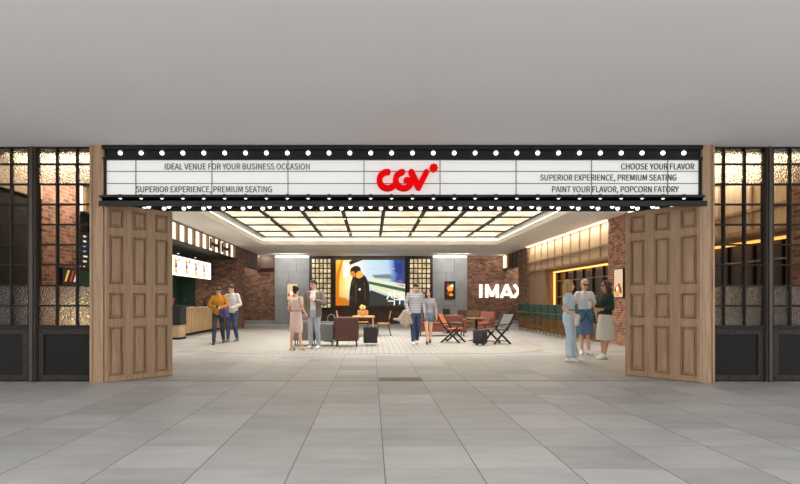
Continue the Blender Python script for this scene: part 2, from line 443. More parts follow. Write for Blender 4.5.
# back wall pieces (all at YB)
def xb(p): return PX(p,YB)
struct(MB().box(-9.6,xb(275),YB,YB+.3,0,ZC).build('wall_back_brick',brownbrick))
struct(MB().box(xb(275),xb(467),YB+.05,YB+.35,0,ZC).build('wall_back_core',walnut))
struct(MB().box(xb(467),10,YB,YB+.3,0,ZC).build('wall_back_brown_brick',brownbrick))
struct(MB().box(-9.6,xb(275),YB-.06,YB,0,.2).build('baseboard_back_left',concrete))
struct(MB().box(xb(467),10,YB-.06,YB,0,.2).build('baseboard_back_right',concrete))
def concrete_panel(name,a,b):
    m=MB(); x0,x1=xb(a),xb(b); n=4
    zs=[0,.95,1.9,2.85,ZC-.01]
    for i in range(4):
        mid=(x0+x1)/2 + (.25 if i%2 else -.2)
        m.box(x0,mid-.008,YB-.12,YB+.05,zs[i]+.008,zs[i+1]); m.box(mid+.008,x1,YB-.12,YB+.05,zs[i]+.008,zs[i+1])
    return struct(m.build(name,concrete))
concrete_panel('wall_back_concrete_left',275,309.5)
concrete_panel('wall_back_concrete_right',432,467)
for i,(a,b,s) in enumerate(((276,309,'left'),(433,466,'right'))):
    tag(MB().box(xb(a),xb(b),YB-.2,YB-.13,3.67,3.725).build('wall_wash_light',wash_em),'linear white light along the top of the %s grey concrete wall panel'%s,'light strip')

# left wall
lw=MB()
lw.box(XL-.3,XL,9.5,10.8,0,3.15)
struct(lw.build('wall_left_front',shadebrick))
struct(MB().box(XL-.35,XL+.05,9.5,10.8,3.15,ZC).build('trim_3',oakpale))
struct(MB().box(XL-.3,XL+.04,10.8,12.2,0,ZC).build('wall_left_pier',redbrick))
struct(MB().box(-9.0,-8.6,12.0,27,0,ZC).build('wall_left_niche',greenwall))
struct(MB().box(-8.6,XL-.3,12.0,12.2,0,ZC).build('wall_left_return',oak))
struct(MB().box(-8.6,-7.95,26.6,26.9,0,3.12).build('wall_left_green',greenwall))
struct(MB().box(-7.95,-7.0,26.6,26.9,0,3.12).build('wall_left_brown_brick',brownbrick))
struct(MB().box(-7.0,XL,26.35,28.2,0,ZC).build('wall_left_brick_pier',brownbrick))
struct(MB().box(-8.8,XL-.06,12.2,26.35,3.12,3.2).build('ceiling_niche',darkceil))
struct(MB().box(-9.6,-8.6,28.0,28.2,0,ZC).build('wall_left_passage',brownbrick))
struct(MB().box(-9.8,-9.6,28.0,33,0,ZC).build('wall_left_end',brownbrick))
ph=MB(); ph.box(XL-.25,XL-.02,28.2,YB,2.95,ZC)
for k in range(9):
    y=28.3+k*.5; ph.box(XL-.02,XL+.01,y-.03,y+.03,2.95,ZC)
ph.box(XL-.02,xb(275),YB-.4,YB,3.05,ZC); struct(ph.build('trim_4',walnut))
# bulkhead with backlit fins
bt=thing('backlit_fin_bulkhead','long cream backlit strip with vertical brown fins above the concession counter','light fixture',(XL,19.5,3.12))
MB().box(-.06,-.02,-7.2,7.1,.04,.6).build('backlight',fin_em,bt)
k=0
yy=12.55
while yy<26.55:
    MB().box(-.02,.05,yy-19.5-.10,yy-19.5+.10,.04,.58).build('fin',oak,bt); yy+=.84
b=MB(); b.box(-.1,.08,-7.2,7.1,0,.04); b.box(-.1,.04,-7.2,7.1,.585,.6); b.build('rail',bronze,bt)
# little dark mark on the fins
gm=MB()
def ymark(y): return y-19.5
for y0 in (22.05,23.75):
    for dy_ in (0,1.1): gm.box(.055,.075,ymark(y0+dy_)-.1,ymark(y0+dy_)+.1,.12,.5)
    gm.box(.055,.075,ymark(y0),ymark(y0+1.1),.24,.36)
gm.build('dark_lettering',blackmetal,bt)

# right wall
struct(MB().box(XR-.06,XR+.3,9.5,10.3,0,ZC).build('wall_right_front_brick',brownbrick))
struct(MB().box(XR-.12,XR+.3,16.5,17.9,0,ZC).build('wall_right_brick_pier',redbrick))
struct(MB().box(XR-.08,XR+.3,27.3,29.0,0,ZC).build('wall_right_far_pier',brownbrick))
def right_run(name,y0,y1,nfirst):
    m=MB()
    m.box(XR+.02,XR+.3,y0,y1,2.62,ZC)
    m.box(XR+.9,XR+1.0,y0-.2,y1+.2,0,2.8)
    m.box(XR+.02,XR+1,y0-.2,y0,0,2.62) if False else None
    return struct(m.build('wall_right_%s'%name,oakpale))
right_run('near',10.3,16.5,1); right_run('far',17.9,27.3,1)
bt2=MB()
def battens(y0,y1):
    n=int((y1-y0)/.94); d=(y1-y0)/n
    for i in range(n+1):
        y=y0+i*d; bt2.box(XR-.02,XR+.02,y-.03,y+.03,2.66,ZC)
    bt2.box(XR-.03,XR+.02,y0,y1,3.0,3.06); bt2.box(XR-.04,XR+.3,y0,y1,2.58,2.66)
battens(10.3,16.5); battens(17.9,27.3)
struct(bt2.build('trim_5',oak))
struct(MB().box(XR+.0,XR+.3,24.8,27.3,0,2.58).build('wall_right_oak',oak))
struct(MB().box(XR+.3,10,24.8,25.0,0,2.8).build('wall_right_inner',oak))
struct(MB().box(XR+.3,XR+.9,17.9,24.8,2.5,2.58).build('ceiling_niche_right',oak))
struct(MB().box(XR+.3,XR+.9,10.3,16.5,2.5,2.58).build('ceiling_niche_front',oak))
# niche windows: dark panes behind slim bars
def niche_window(i,y0,y1):
    w=thing('window_%d'%i,None,None,(XR+.55,0,0)); struct(w)
    MB().box(.02,.05,y0,y1,1.1,2.5).build('dark_pane',mat('smoked_panel',(74,58,50),.25,var=.2,scale=2),w)
    f=MB(); n=int((y1-y0)/.85)
    for k in range(n+1):
        y=y0+(y1-y0)*k/n; f.box(-.03,.02,y-.03,y+.03,1.1,2.5)
    f.build('mullions',blackmetal,w)
    r=MB()
    for z in (1.45,2.1): r.box(-.05,-.03,y0,y1,z-.018,z+.018)
    r.build('rail',mat('tan_rail',(150,122,92),.4),w)
niche_window(5,18.0,24.75); niche_window(6,10.4,16.4)
tag(MB().box(XR+.3,XR+.36,18.0,24.7,2.44,2.49).build('led_strip',warm_em),'amber LED strip along the top of the wide bar niche behind the three women','light strip')
tag(MB().box(XR+.3,XR+.36,10.4,16.4,2.44,2.49).build('led_strip',warm_em),'amber LED strip in the right wall seen through the right storefront window','light strip')
tag(MB().box(XR+.34,XR+.40,24.7,24.76,1.12,2.42).build('led_strip',warm_em),'upright amber LED strip at the far end of the bar niche','light strip')
for (a,b_,s) in ((10.4,16.4,'near'),(18.0,27.2,'far')):
    tag(MB().box(XR-.17,XR-.1,a,b_,ZC-.03,ZC-.005).build('wall_wash_light',wash_em),'ceiling edge light strip washing the %s run of pale right wall panels'%s,'light strip')
# far right passage header
hd=MB(); hd.box(XR-.05,XR+.2,29.0,YB,2.95,ZC)
for k in range(5): hd.box(XR-.08,XR-.05,29.5+k*.7,29.56+k*.7,2.95,ZC)
struct(hd.build('trim_6',walnut))
tag(MB().box(XR-.12,XR-.06,31.55,32.2,3.05,3.7).build('passage_light',glow('passage_glow',(255,220,170),.8)),'small bright lit panel over the passage beside the illuminated letters','light')
struct(MB().box(9.8,10,9.5,33,0,ZC).build('wall_right_outer',brownbrick))
# outside of the shopfront beyond the frame
struct(MB().box(-16,-6.35,YF,YF+.25,0,ZC).build('wall_front_left',darkpanel))
struct(MB().box(7.45,17,YF,YF+.25,0,ZC).build('wall_front_right',darkpanel))

# floor inlay
def rrect(x0,x1,y0,y1,r,n=10):
    pts=[]
    for cx,cy,a0 in ((x1-r,y0+r,-90),(x1-r,y1-r,0),(x0+r,y1-r,90),(x0+r,y0+r,180)):
        for k in range(n+1):
            a=math.radians(a0+90*k/n); pts.append((cx+r*math.cos(a),cy+r*math.sin(a)))
    return pts
def slab(poly,z0,z1):
    n=len(poly); m=MB()
    m.add([(x,y,z1) for x,y in poly]+[(x,y,z0) for x,y in poly],[tuple(range(n))]+[(i+n,(i+1)%n+n,(i+1)%n,i) for i in range(n)])
    return m
struct(slab(rrect(-4.62,4.55,14.28,30,1.9),0,.004).build('floor_inlay_edge',mat('brass_strip',(196,184,146),.4,.2)))
struct(slab(rrect(-4.57,4.5,14.34,29.95,1.86),0,.007).build('floor_inlay',ribbed_tile()))
struct(MB().box(-4.1,5.05,9.5,9.53,0,.003).build('floor_joint',mat('joint_grey',(104,102,99),.6)))
fp=tag(MB().box(PX(378.5,9.7),PX(422,9.7),9.53,9.93,0,.006).box(PX(378.5,9.7)+.03,PX(422,9.7)-.03,9.57,9.89,.006,.009,1).build('floor_plate',[mat('bronze_plate',(112,92,74),.5,.2,var=.25,scale=5),mat('bronze_plate_rim',(92,76,62),.5,.2,var=.3,scale=6)]),'dark bronze plate set flush into the floor at the centre of the entrance','floor plate')

# ------------------------------------------------------------------ storefront
def sx(p): return PX(p,YF)
def sz(p): return PZ(p,YF)
ROWS=[147.6,164.2,184.3,204.4,224.6,244.8,264.9,285.6,305.8,326]
def storefront(i,edge_l,edge_r,muntins):
    w=thing('window_%d'%i,None,None,(0,YF,0)); struct(w)
    x0,x1=sx(edge_l),sx(edge_r); t=.014
    f=MB()
    for p in muntins: f.box(sx(p)-t,sx(p)+t,-.03,.05,sz(326),sz(147.6))
    for p in ROWS: f.box(x0,x1,-.025,.045,sz(p)-.013,sz(p)+.013)
    f.box(x0,x0+.03,-.04,.06,0,ZC); f.box(x1-.03,x1,-.04,.06,0,ZC); f.box(x0,x1,-.04,.06,sz(329),sz(325.2))
    f.box(x0,x1,-.04,.06,ZC-.012,ZC)
    f.build('muntin_frame',bronze,w,.004)
    c=MB(); c.box(x0,x1,.008,.014,sz(285.6),sz(184.3)); c.build('clear_glass',glass,w)
    h=MB(); h.box(x0,x1,.006,.02,sz(184.3),ZC-.03); h.box(x0,x1,.006,.02,sz(326),sz(285.6)); h.build('textured_glass',hglass,w)
    kz1=sz(329)
    k=MB(); k.box(x0+.03,x1-.03,0,.05,0.0,kz1); kp=k.build('kick_panel',darkpanel,w)
    r=MB(); a=.085
    r.box(x0+.03,x1-.03,-.022,0,0.02,.02+a); r.box(x0+.03,x1-.03,-.022,0,kz1-a,kz1); r.box(x0+.03,x0+.03+a,-.022,0,.02+a,kz1-a); r.box(x1-.03-a,x1-.03,-.022,0,.02+a,kz1-a)
    r.build('panel_border',bronze2,w,.004)
    v=MB(); zc=kz1-a/2
    nx=max(2,round((x1-x0)/.32))
    for q in range(nx+1):
        xx=x0+.075+(x1-x0-.15)*q/nx
        v.ell((xx,-.024,zc),(.014,.008,.014),8,6); v.ell((xx,-.024,.02+a/2),(.014,.008,.014),8,6)
    for zz in (.3,.58):
        for xx in (x0+.075,x1-.075): v.ell((xx,-.024,zz),(.014,.008,.014),8,6)
    v.build('rivets',bronze,w)
storefront(1,-26,30.6,[-9,11.6])
storefront(2,37,97,[57.3,77.3])
storefront(3,708,764.6,[723.6,744.4])
storefront(4,770.6,832,[789.7,810])
for i,(a,b) in enumerate(((30.6,37),(764.6,770.6))):
    m=MB(); x0,x1=sx(a),sx(b); m.box(x0,x1,YF-.05,YF+.08,0,ZC); xm=(x0+x1)/2; m.box(xm-.022,xm+.022,YF-.075,YF-.05,0,ZC)
    struct(m.build('trim_%d'%(7+i),wood('mullion_wood',(42,31,26),(66,48,38)),None,.004))
for i,(a,b) in enumerate(((91,103.2),(702.6,713.2))):
    x0,x1=PX(a,9.3),PX(b,9.3); m=MB(); m.box(x0,x1,9.3,9.6,0,ZC)
    e=.025
    if i==0: m.box(x0-.015,x0+.02,9.28,9.32,0,ZC)
    else: m.box(x1-.02,x1+.015,9.28,9.32,0,ZC)
    struct(m.build('trim_%d'%(9+i),oak,None,.004))
# ceiling lights added behind the shopfront glass to brighten its upper panes
for (a,b,s,dp) in ((-6.0,-4.3,'left',.5),(5.2,7.2,'right',.85)):
    o=thing('added_strip_light','warm ceiling light added to brighten the %s storefront windows'%s,'ceiling light',((a+b)/2,9.62+dp,ZC-.06)); L=(b-a)/2
    MB().box(-L,L,-dp,dp,0,.06).build('housing',bronze,o); MB().box(-L+.03,L-.03,-dp+.03,dp-.03,-.012,0).build('added_diffuser',added_strip_em,o)  # housing and diffuser of the added light

# door leaves (folded open, panelled oak)
PAN=[(.09,.87),(1.0,1.41),(1.55,2.32),(2.45,2.74)]
def leaf(i,hinge,inner):
    hx,hy=hinge; ix,iy=inner; L=math.hypot(ix-hx,iy-hy); ang=math.atan2(iy-hy,ix-hx)
    d=thing('door_%d'%i,None,None,(hx,hy,.008),ang); struct(d)
    s=-1 if i==1 else 1     # side of the leaf that faces the mall
    T=.07
    m=MB(); Z1=2.82
    ncol=3; st=.105; pw=(L-st*(ncol+1))/ncol
    y0,y1=-T/2,T/2
    xs=[((.04+k*.34)*L,(.04+k*.34+.205)*L) for k in range(3)]
    prev=0
    for a,b in xs: m.box(prev,a,y0,y1,0,Z1); prev=b
    m.box(prev,L,y0,y1,0,Z1)
    zprev=0
    rails=[]
    for (a,b) in PAN: rails.append((zprev,a)); zprev=b
    rails.append((zprev,Z1))
    for (a,b) in xs:
        for (c,e) in rails: m.box(a,b,y0,y1,c,e)
    m.build('leaf_frame',oak,d,.004)
    p=MB(); mo=MB()
    for (a,b) in xs:
        for (c,e) in PAN:
            p.box(a,b,-T/2+.028,T/2-.028,c,e)
            # raised field and moulding on both faces
            for yy,sg in ((-T/2,1),(T/2,-1)):
                f=.05
                if e-c>.2: p.box(a+f,b-f,min(yy+sg*.012,yy+sg*.03),max(yy+sg*.012,yy+sg*.03),c+f,e-f)
                for (q0,q1,r0,r1) in ((a,b,c,c+.028),(a,b,e-.028,e),(a,a+.028,c,e),(b-.028,b,c,e)):
                    mo.box(q0,q1,min(yy-sg*.012,yy+sg*.03),max(yy-sg*.012,yy+sg*.03),r0,r1)
    p.build('panel',oak,d,.008); mo.build('moulding',wood('oak_moulding',(112,86,63),(146,116,89)),d,.008)
    return d
leaf(1,(-4.20,9.30),(-3.47,10.23))
leaf(2,(5.19,9.28),(4.45,10.31))

# ------------------------------------------------------------------ marquee sign
YS=9.36
def mx(p,Y=YS): return PX(p,Y)
def mz(p,Y=YS): return PZ(p,Y)
sg=thing('marquee_sign','long theatre marquee with white letter board and rows of round bulbs above the entrance','sign',(0,0,0))
fr=MB()
fx0,fx1=mx(103),mx(701.5)
fr.box(fx0,fx1,YS+.05,10.1,2.90,ZC)                   # body
fr.box(fx0,fx1,YS-.06,YS+.05,mz(150.2),ZC-.0)          # top lip
fr.box(fx0,fx1,YS,YS+.05,mz(158.5),mz(150.2))          # bulb fascia
fr.box(fx0,fx1,YS-.06,YS+.05,mz(160.4),mz(158.2))      # lower lip of the top band
fr.box(fx0,mx(106.8),YS-.03,YS+.05,mz(196),mz(160)); fr.box(mx(698.3),fx1,YS-.03,YS+.05,mz(196),mz(160))
fr.build('frame',blackmetal,sg,.004)
MB().box(mx(106.8),mx(698.3),YS+.0,YS+.05,mz(196.5),mz(160)).build('letter_board',white_em,sg)
gr=MB()
for p in (171.5,183.6): gr.box(mx(106.8),mx(698.3),YS-.014,YS,mz(p)-.006,mz(p)+.006)
for p in (136,212,288,364,440,516,591.4,667.6): gr.box(mx(p)-.006,mx(p)+.006,YS-.012,YS,mz(196.5),mz(160))
gr.build('board_rails',greyline,sg)
YL=9.12
lg=MB(); lx0,lx1=mx(98.5,YL),mx(705.5,YL)
def taper(za,zb,y0,y1):   # ledge slab whose ends taper back to the frame
    vs=[]
    for z in (za,zb): vs+= [(lx0,y0,z),(lx1,y0,z),(fx1,y1,z),(fx0,y1,z)]
    lg.add(vs,[(3,2,1,0),(4,5,6,7),(0,1,5,4),(1,2,6,5),(2,3,7,6),(3,0,4,7)])
taper(PZ(197.0,YL),PZ(195.2,YL),YL,YS+.04)
taper(PZ(205.6,YL),PZ(203.9,YL),YL,9.2)
lg.box(fx0+.02,fx1-.02,9.28,9.40,2.83,mz(195.5)); lg.box(fx0+.02,fx1-.02,9.16,9.28,PZ(204.5,YL),PZ(200.6,9.16)); lg.box(fx0+.02,fx1-.02,9.28,9.42,2.84,2.90)
lg.box(fx0,fx1,YS+.0,10.1,2.885,2.91); lg.box(fx0,fx1,10.06,10.1,2.82,2.91)
lg.build('ledge',mat('ledge_black',(33,33,34),.45,.1,spec=.3),sg,.003)
def bulb(x,y,z,r=.035):
    m=MB(); m.ell((0,0,0),(r,r,r),14,10); o=m.build('bulb',bulb_em,sg,loc=(x,y,z)); return o
proto=bulb(mx(120.3,YS-.03),YS-.03,mz(153,YS-.03))
soc=MB().cyl(0,0,0,.05,.028,.034,14).build('socket',blackmetal,proto); soc.rotation_euler=(-PI/2,0,0)
def bulb_at(x,y,z,down=False,sc=1):
    o=proto.copy(); C.objects.link(o); o.location=(x,y,z); o.parent=sg
    c=soc.copy(); C.objects.link(c); c.parent=o
    if down: o.rotation_euler=(PI/2,0,0)
    o.scale=(sc,)*3
    return o
n=28; cnt=1; dxb=(683.8-120.3)/27
for k in range(1,n): bulb_at(mx(120.3+k*dxb,YS-.03),YS-.03,mz(153,YS-.03))
zb1=2.845
for k in range(n): bulb_at(mx(120.3+k*dxb,9.25),9.25,PZ(197.3,9.25),True,.9)
Yn,Yr=9.71,9.91
nn=0
for k in range(28):
    p=128.7+k*20.15
    if p<684 and nn<44: bulb_at(PX(p,Yn),Yn,zb1,True)
for k in range(27):
    p=144.4+k*19.72
    bulb_at(PX(p,Yr),Yr,zb1,True)
def line_text(body,a,b,t,bo):
    text_mesh('sign_text',body,mx(a),mx(b),mz(bo),mz(t),YS-.002,blackletter,sg)
line_text('IDEAL VENUE FOR YOUR BUSINESS OCCASION',165,309.6,163.6,169.6)
line_text('SUPERIOR EXPERIENCE, PREMIUM SEATING',136.3,272,186.3,192.3)
line_text('CHOOSE YOUR FLAVOR',621,694,163.6,169.6)
line_text('SUPERIOR EXPERIENCE, PREMIUM SEATING',540,676,174.6,180.6)
line_text('PAINT YOUR FLAVOR, POPCORN FATORY',552,678.5,186.3,192.3)
# red logo
S=9.41
def lp(x,y): return (PX(365+x/S,YS-.05),PZ(155+y/S,YS-.05))
def arc(cx,cy,rx,ry,a0,a1,n=18): return [lp(cx+rx*math.cos(math.radians(a0+(a1-a0)*k/n)), cy+ry*math.sin(math.radians(a0+(a1-a0)*k/n))) for k in range(n+1)]
LW=54/S*YS/F
lo=MB().outline(arc(212,238,76,76,-88,-310)+[lp(285,278)],LW,YS-.1,YS).build('logo',red_em,sg)
MB().outline(arc(364,238,76,76,-100,-352),LW,YS-.105,YS).outline([lp(436,243),lp(388,240)],LW,YS-.108,YS).build('logo_letter',red_em,lo)
MB().outline([lp(434,164),lp(504,308)],LW,YS-.112,YS).outline([lp(504,308),lp(576,166)],LW,YS-.115,YS).build('logo_letter',red_em,lo)
sm=MB()
for k in range(4):
    a=math.radians(90+k*45); sm.outline([lp(646+30*math.cos(a),122+30*math.sin(a)),lp(646-30*math.cos(a),122-30*math.sin(a))],LW*.38,YS-.09-.002*k,YS)
sm.build('logo_star',red_em,lo)

# ------------------------------------------------------------------ back wall display
vs_=thing('video_screen','large glowing video wall showing a person in a dark padded coat on a railway platform','screen',(0,YB,0))
Yd=YB-.12
def vx(p): return PX(p,Yd)
def vz(p): return PZ(p,Yd)
f=MB(); f.box(vx(334.4),vx(406.3),-.06,.0,vz(308),vz(257.5)); f.build('frame',walnut,vs_)
yd=-.12; 
MB().box(vx(335.8),vx(404.8),yd,-.06,vz(305.5),vz(260)).build('display',screen_mat(),vs_)
pic=MB()
def poly(pts,mi,lay):
    pic.prism([(vx(x),vz(y)) for x,y in pts][::-1],yd-.002*lay-.002,yd,mi)
poly([(368,278),(405,284),(405,301),(372,289)],0,1)          # carriage side
poly([(368,281),(405,288.5),(405,292),(369,284)],1,2)         # carriage stripe
poly([(372,275),(390,274),(396,279),(375,278)],2,2)          # distant skyline
poly([(371,290),(405,303.5),(405,305.5),(360,305.5)],3,2)      # platform edge
poly([(352,259.9),(363,259.9),(350,265),(349,262)],4,1)      # roof beam
poly([(336,276),(341,260),(343,260),(339,279),(339,305.5),(336,305.5)],5,1)
poly([(351,268.5),(354,266),(358,266),(360.5,268),(360.8,272),(366,277),(369,284),(370,295),(369,305.5),(349,305.5),(349.5,292),(351,282),(353,276.5),(351,275.5),(350,272.5)],6,3)   # coat and hair
poly([(350.2,272),(352.5,271),(355,272),(355,277),(352,276.8),(350.8,275)],7,4)      # face
poly([(355.5,274),(358.5,270.8),(362,272.3),(363.5,276),(359.5,278.5),(356,277.5)],8,5)  # collar
poly([(350.2,272.4),(350.8,268.5),(354,266),(358,266),(360,268.2),(359,271),(355,272),(352.5,271)],6,6)
poly([(358.6,288.6),(360.6,288.0),(360.8,290.2),(358.8,290.6)],9,5)
poly([(351.5,284),(354,279),(355,280),(352.5,287)],12,4); poly([(363,281),(365,284),(366,297),(364,303),(364.5,290)],12,4)
poly([(355,284),(357,283),(356.5,303),(355.2,303)],12,4); poly([(350,296),(353,297),(352.5,299),(350,298)],12,4)
poly([(336,297),(345,298),(349,301),(349,305.5),(336,305.5)],5,1); poly([(343.5,262),(349,264),(348,276),(343.5,277)],13,1)
poly([(371,268),(396,268.4),(396,269),(371,268.6)],14,1)
poly([(394,260),(402,260),(401,274),(395,272)],10,1)
poly([(395,281),(402,279),(404,287),(396,285)],11,1)
pic.build('picture',[glow('car_side',(206,206,176),.75),glow('car_stripe',(58,96,76),.6),glow('skyline',(116,126,128),.6),glow('platform',(54,58,52),.5),glow('beam',(40,34,30),.4),glow('doorway',(188,110,20),.7),
   glow('dark_coat',(34,24,18),.4),glow('face',(206,120,60),.6),glow('collar',(220,158,62),.7),glow('badge',(220,220,220),.7),glow('blue_blur',(26,48,120),.6),glow('violet_blur',(92,84,140),.6),glow('coat_fold',(78,54,36),.45),glow('window_glare',(255,248,224),.95),glow('pink_caption',(214,150,150),.7)],vs_)
kt=MB()
def kp(x,y): return (vx(x),vz(y))
W=.055; ka,kb=yd-.02,yd-.001
kt.stroke([kp(390,292.5),kp(387,299)],W,ka,kb); kt.stroke([kp(389.4,294),kp(392.5,298)],W,ka,kb); kt.stroke([kp(394.4,291.5),kp(394.4,299.6)],W,ka,kb)
kt.stroke([kp(388.3,301),kp(394.4,301),kp(394.2,305)],W,ka,kb)
kt.stroke([kp(397,294),kp(402,294),kp(401.5,298)],W,ka,kb); kt.stroke([kp(396,299.6),kp(404,299.6)],W,ka,kb); kt.stroke([kp(400,299.6),kp(399.6,304)],W,ka,kb)
kt.build('title_lettering',glow('title_white',(240,240,238),.9),vs_)
lt0=None
for i,(a,b,s) in enumerate(((310.5,332,'left'),(408.5,431.5,'right'))):
    o=thing('lattice_light','tall lantern panel of small glowing amber squares just %s of the video wall'%s,'light',(0,YB-.1,0),0,'lattice lantern panels beside the screen')
    Yq=YB-.1
    x0,x1,z0,z1=PX(a,Yq),PX(b,Yq),PZ(309,Yq),PZ(257.6,Yq)
    MB().box(x0+.05,x1-.05,.0,.06,z0+.05,z1-.05).build('glowing_panel',lattice_em,o)
    f=MB(); nc,nr=5,10
    for k in range(nc+1):
        x=x0+.05+(x1-x0-.1)*k/nc; f.box(x-.03,x+.03,-.05,.0,z0,z1)
    for k in range(nr+1):
        z=z0+.05+(z1-z0-.1)*k/nr; f.box(x0,x1,-.05,.0,z-.03,z+.03)
    f.box(x0-.06,x0+.04,-.08,.06,z0-.05,z1+.05); f.box(x1-.04,x1+.06,-.08,.06,z0-.05,z1+.05); f.box(x0,x1,-.08,.06,z1,z1+.05); f.box(x0,x1,-.08,.06,z0-.05,z0)
    f.build('lattice_frame',blackwood,o)
# posters
def poster(label,loc,rz,w,h,shapes,cols,light=True):
    o=thing('lit_poster',label,'poster',loc,rz)
    MB().box(-w/2-.02,w/2+.02,0,.05,-.02,h+.02).build('frame',bronze,o)
    MB().box(-w/2,w/2,-.012,0,0,h).build('sheet',glow(cols[0][0],cols[0][1],cols[0][2]),o)
    a=MB()
    for k,(pts,mi) in enumerate(shapes): a.prism([(-w/2+x*w,y*h) for x,y in pts],-.016-.001*k,-.012,mi)
    a.build('artwork',[glow(*c) for c in cols[1:]],o)
    return o
def blob(cx,cy,rx,ry,n=14,j=.15):
    return [(cx+rx*math.cos(2*PI*k/n)*(1+j*math.sin(3*k)),cy+ry*math.sin(2*PI*k/n)*(1+j*math.cos(2*k))) for k in range(n)]
warm=[('poster_cream',(236,206,166),.6),('poster_brown',(120,52,26),.6),('poster_red',(196,70,26),.7),('poster_white',(250,240,225),.9),('poster_amber',(240,150,60),.8)]
o=poster('small warm backlit poster on the left grey concrete wall behind the woman in pink',(PX(292.5,YB-.18),YB-.18,PZ(300,YB-.18)),0,.58,.9,[(blob(.5,.3,.42,.26),0),(blob(.7,.42,.2,.18),1),(blob(.4,.4,.17,.14),2),(blob(.3,.2,.2,.1),3)],warm)
o=poster('dark red and yellow backlit poster on the grey concrete wall beside the illuminated letters',(PX(450,YB-.18),YB-.18,PZ(298.5,YB-.18)),0,.55,.93,[(blob(.5,.6,.3,.2),0),(blob(.45,.3,.25,.15),1),(blob(.7,.75,.14,.1),2),(blob(.3,.8,.14,.08),1),(blob(.62,.22,.18,.08),0)],[('poster_black',(40,24,20),.5),('poster_yellow',(226,170,50),.8),('poster_crimson',(176,30,30),.7),('poster_white2',(240,232,220),.8)])
o=poster('tall warm backlit poster on the red brick pier beside the right door leaf',(XR-.18,17.0,PZ(297,17.0)),-PI/2,.55,.8,[(blob(.5,.25,.42,.2),0),(blob(.6,.35,.22,.14),1),(blob(.4,.3,.15,.1),2),(blob(.5,.15,.3,.08),3)],warm)
o=poster('dark backlit poster on red brick seen through the left storefront window',(XL+.1,11.7,PZ(285,11.7)),PI/2,.62,.32,[([(.1,.2),(.3,.9),(.42,.9),(.2,.2)],0),([(.4,.2),(.62,.9),(.7,.9),(.5,.2)],1),([(.65,.2),(.85,.9),(.95,.9),(.75,.2)],2)],[('poster_black2',(36,30,28),.4),('p_yellow',(240,200,80),.9),('p_red',(210,60,40),.8),('p_white',(240,236,226),.9)])
# IMAX letters
im=thing('illuminated_letters','row of large glowing white letters on the brown brick back wall','sign',(0,YB,0))
struct_rail=None
Yi=YB-.12
def ip(x,y): return (PX(x,Yi),PZ(y,Yi))
Wl=2.5*Yi/F; T_,B_=285.8,296.2
def letter(*strokes):
    m=MB()
    for s in strokes: m.stroke([ip(*p) for p in s],Wl,-.12,-.001,0,False)
    return m.build('letter',letter_em,im)
letter([(481,284.4),(481,297.6)])
letter([(487,297.6),(487,284.4)],[(487,285),(492.3,296)],[(492.3,296),(497.6,285)],[(497.6,284.4),(497.6,297.6)])
letter([(501.5,297.6),(507,284.6)],[(507,284.6),(512.5,297.6)],[(503.5,294.4),(510.5,294.4)])
letter([(514.5,284.8),(524.5,297.4)],[(524.5,284.8),(514.5,297.4)])

# ------------------------------------------------------------------ concession counter
cc=thing('concession_counter','long pale oak concession counter along the left wall under the menu board','counter',(-6.95,23.2,0))
MB().box(-.25,.25,-1.95,3.05,.1,1.0).build('body',oakcounter,cc)
s=MB()
for k in range(24): s.box(.25,.275,-1.93+k*.21,-1.79+k*.21,.12,.98)
s.build('slat_front',oakcounter,cc,.003)
MB().box(-.3,.31,-2.0,3.1,1.0,1.05).build('worktop',mat('counter_top',(188,172,148),.4),cc,.006)
MB().box(-.2,.2,-1.9,3.0,0,.1).build('plinth',blackmetal,cc)
reg0=None
for k,(y,lab) in enumerate(((21.9,'black cash register on the oak counter, nearest the display cabinet'),(23.2,'black cash register in the middle of the oak counter'),(24.6,'black cash register on the oak counter, farthest from the entrance'))):
    if k==0:
        r=thing('cash_register',lab,'cash register',(-6.95,y,1.05),0,'cash registers on the counter')
        MB().box(-.14,.14,-.18,.18,0,.06).build('base',blackfab,r,.01)
        MB().bar((0,0,.06),(0,0,.16),.06).build('stem',blackmetal,r)
        m=MB(); M_=Matrix.Translation((0,0,.22))@Matrix.Rotation(math.radians(20),4,'Y')@Matrix.Rotation(math.radians(15),4,'Z'); m.box(-.02,.02,-.2,.2,-.12,.14,0,M_); m.build('screen',mat('register_screen',(40,52,62),.2),r,.006)
        reg0=r
    else: dup(reg0,(-6.95,y,1.05),0,lab)
dc=thing('display_cabinet','black food warmer with a red lit top beside the counter','cabinet',(-6.75,19.85,0))
MB().box(-.4,.4,-.32,.32,.06,.48).build('base_box',oakcounter,dc,.008)
MB().box(-.42,.42,-.34,.34,.48,1.14).build('body',blackfab,dc,.01)
MB().box(-.42,.42,-.34,.34,0,.06).build('plinth',blackmetal,dc)
MB().box(-.36,.02,-.25,.25,1.14,1.28).build('glass_case',mat('warm_case',(90,50,30),.3,emit=.12,emit_rgb=(240,140,50)),dc,.01)
MB().box(-.38,.05,-.28,.28,1.28,1.38).build('red_top',mat('red_canopy',(170,24,22),.4,emit=.15),dc,.02)
sd=thing('popcorn_display','bright lit glass popcorn case beside the front brick pier, behind the left storefront glass','display case',(-6.35,12.75,0))
MB().box(-.3,.3,-.42,.42,0,.5).build('cabinet',blackfab,sd,.01); MB().box(-.28,.28,-.4,.4,.5,1.25).build('lit_case',glow('case_glow',(255,226,168),1.5),sd,.02); MB().box(-.31,.31,-.43,.43,1.25,1.36).build('top',blackmetal,sd,.01)
mb=thing('menu_board','white illuminated menu board hanging above the counter with four food pictures','menu board',(-6.55,21.2,2.12))
MB().box(-.08,0,-3.0,2.85,0,.7).build('housing',blackmetal,mb,.006)
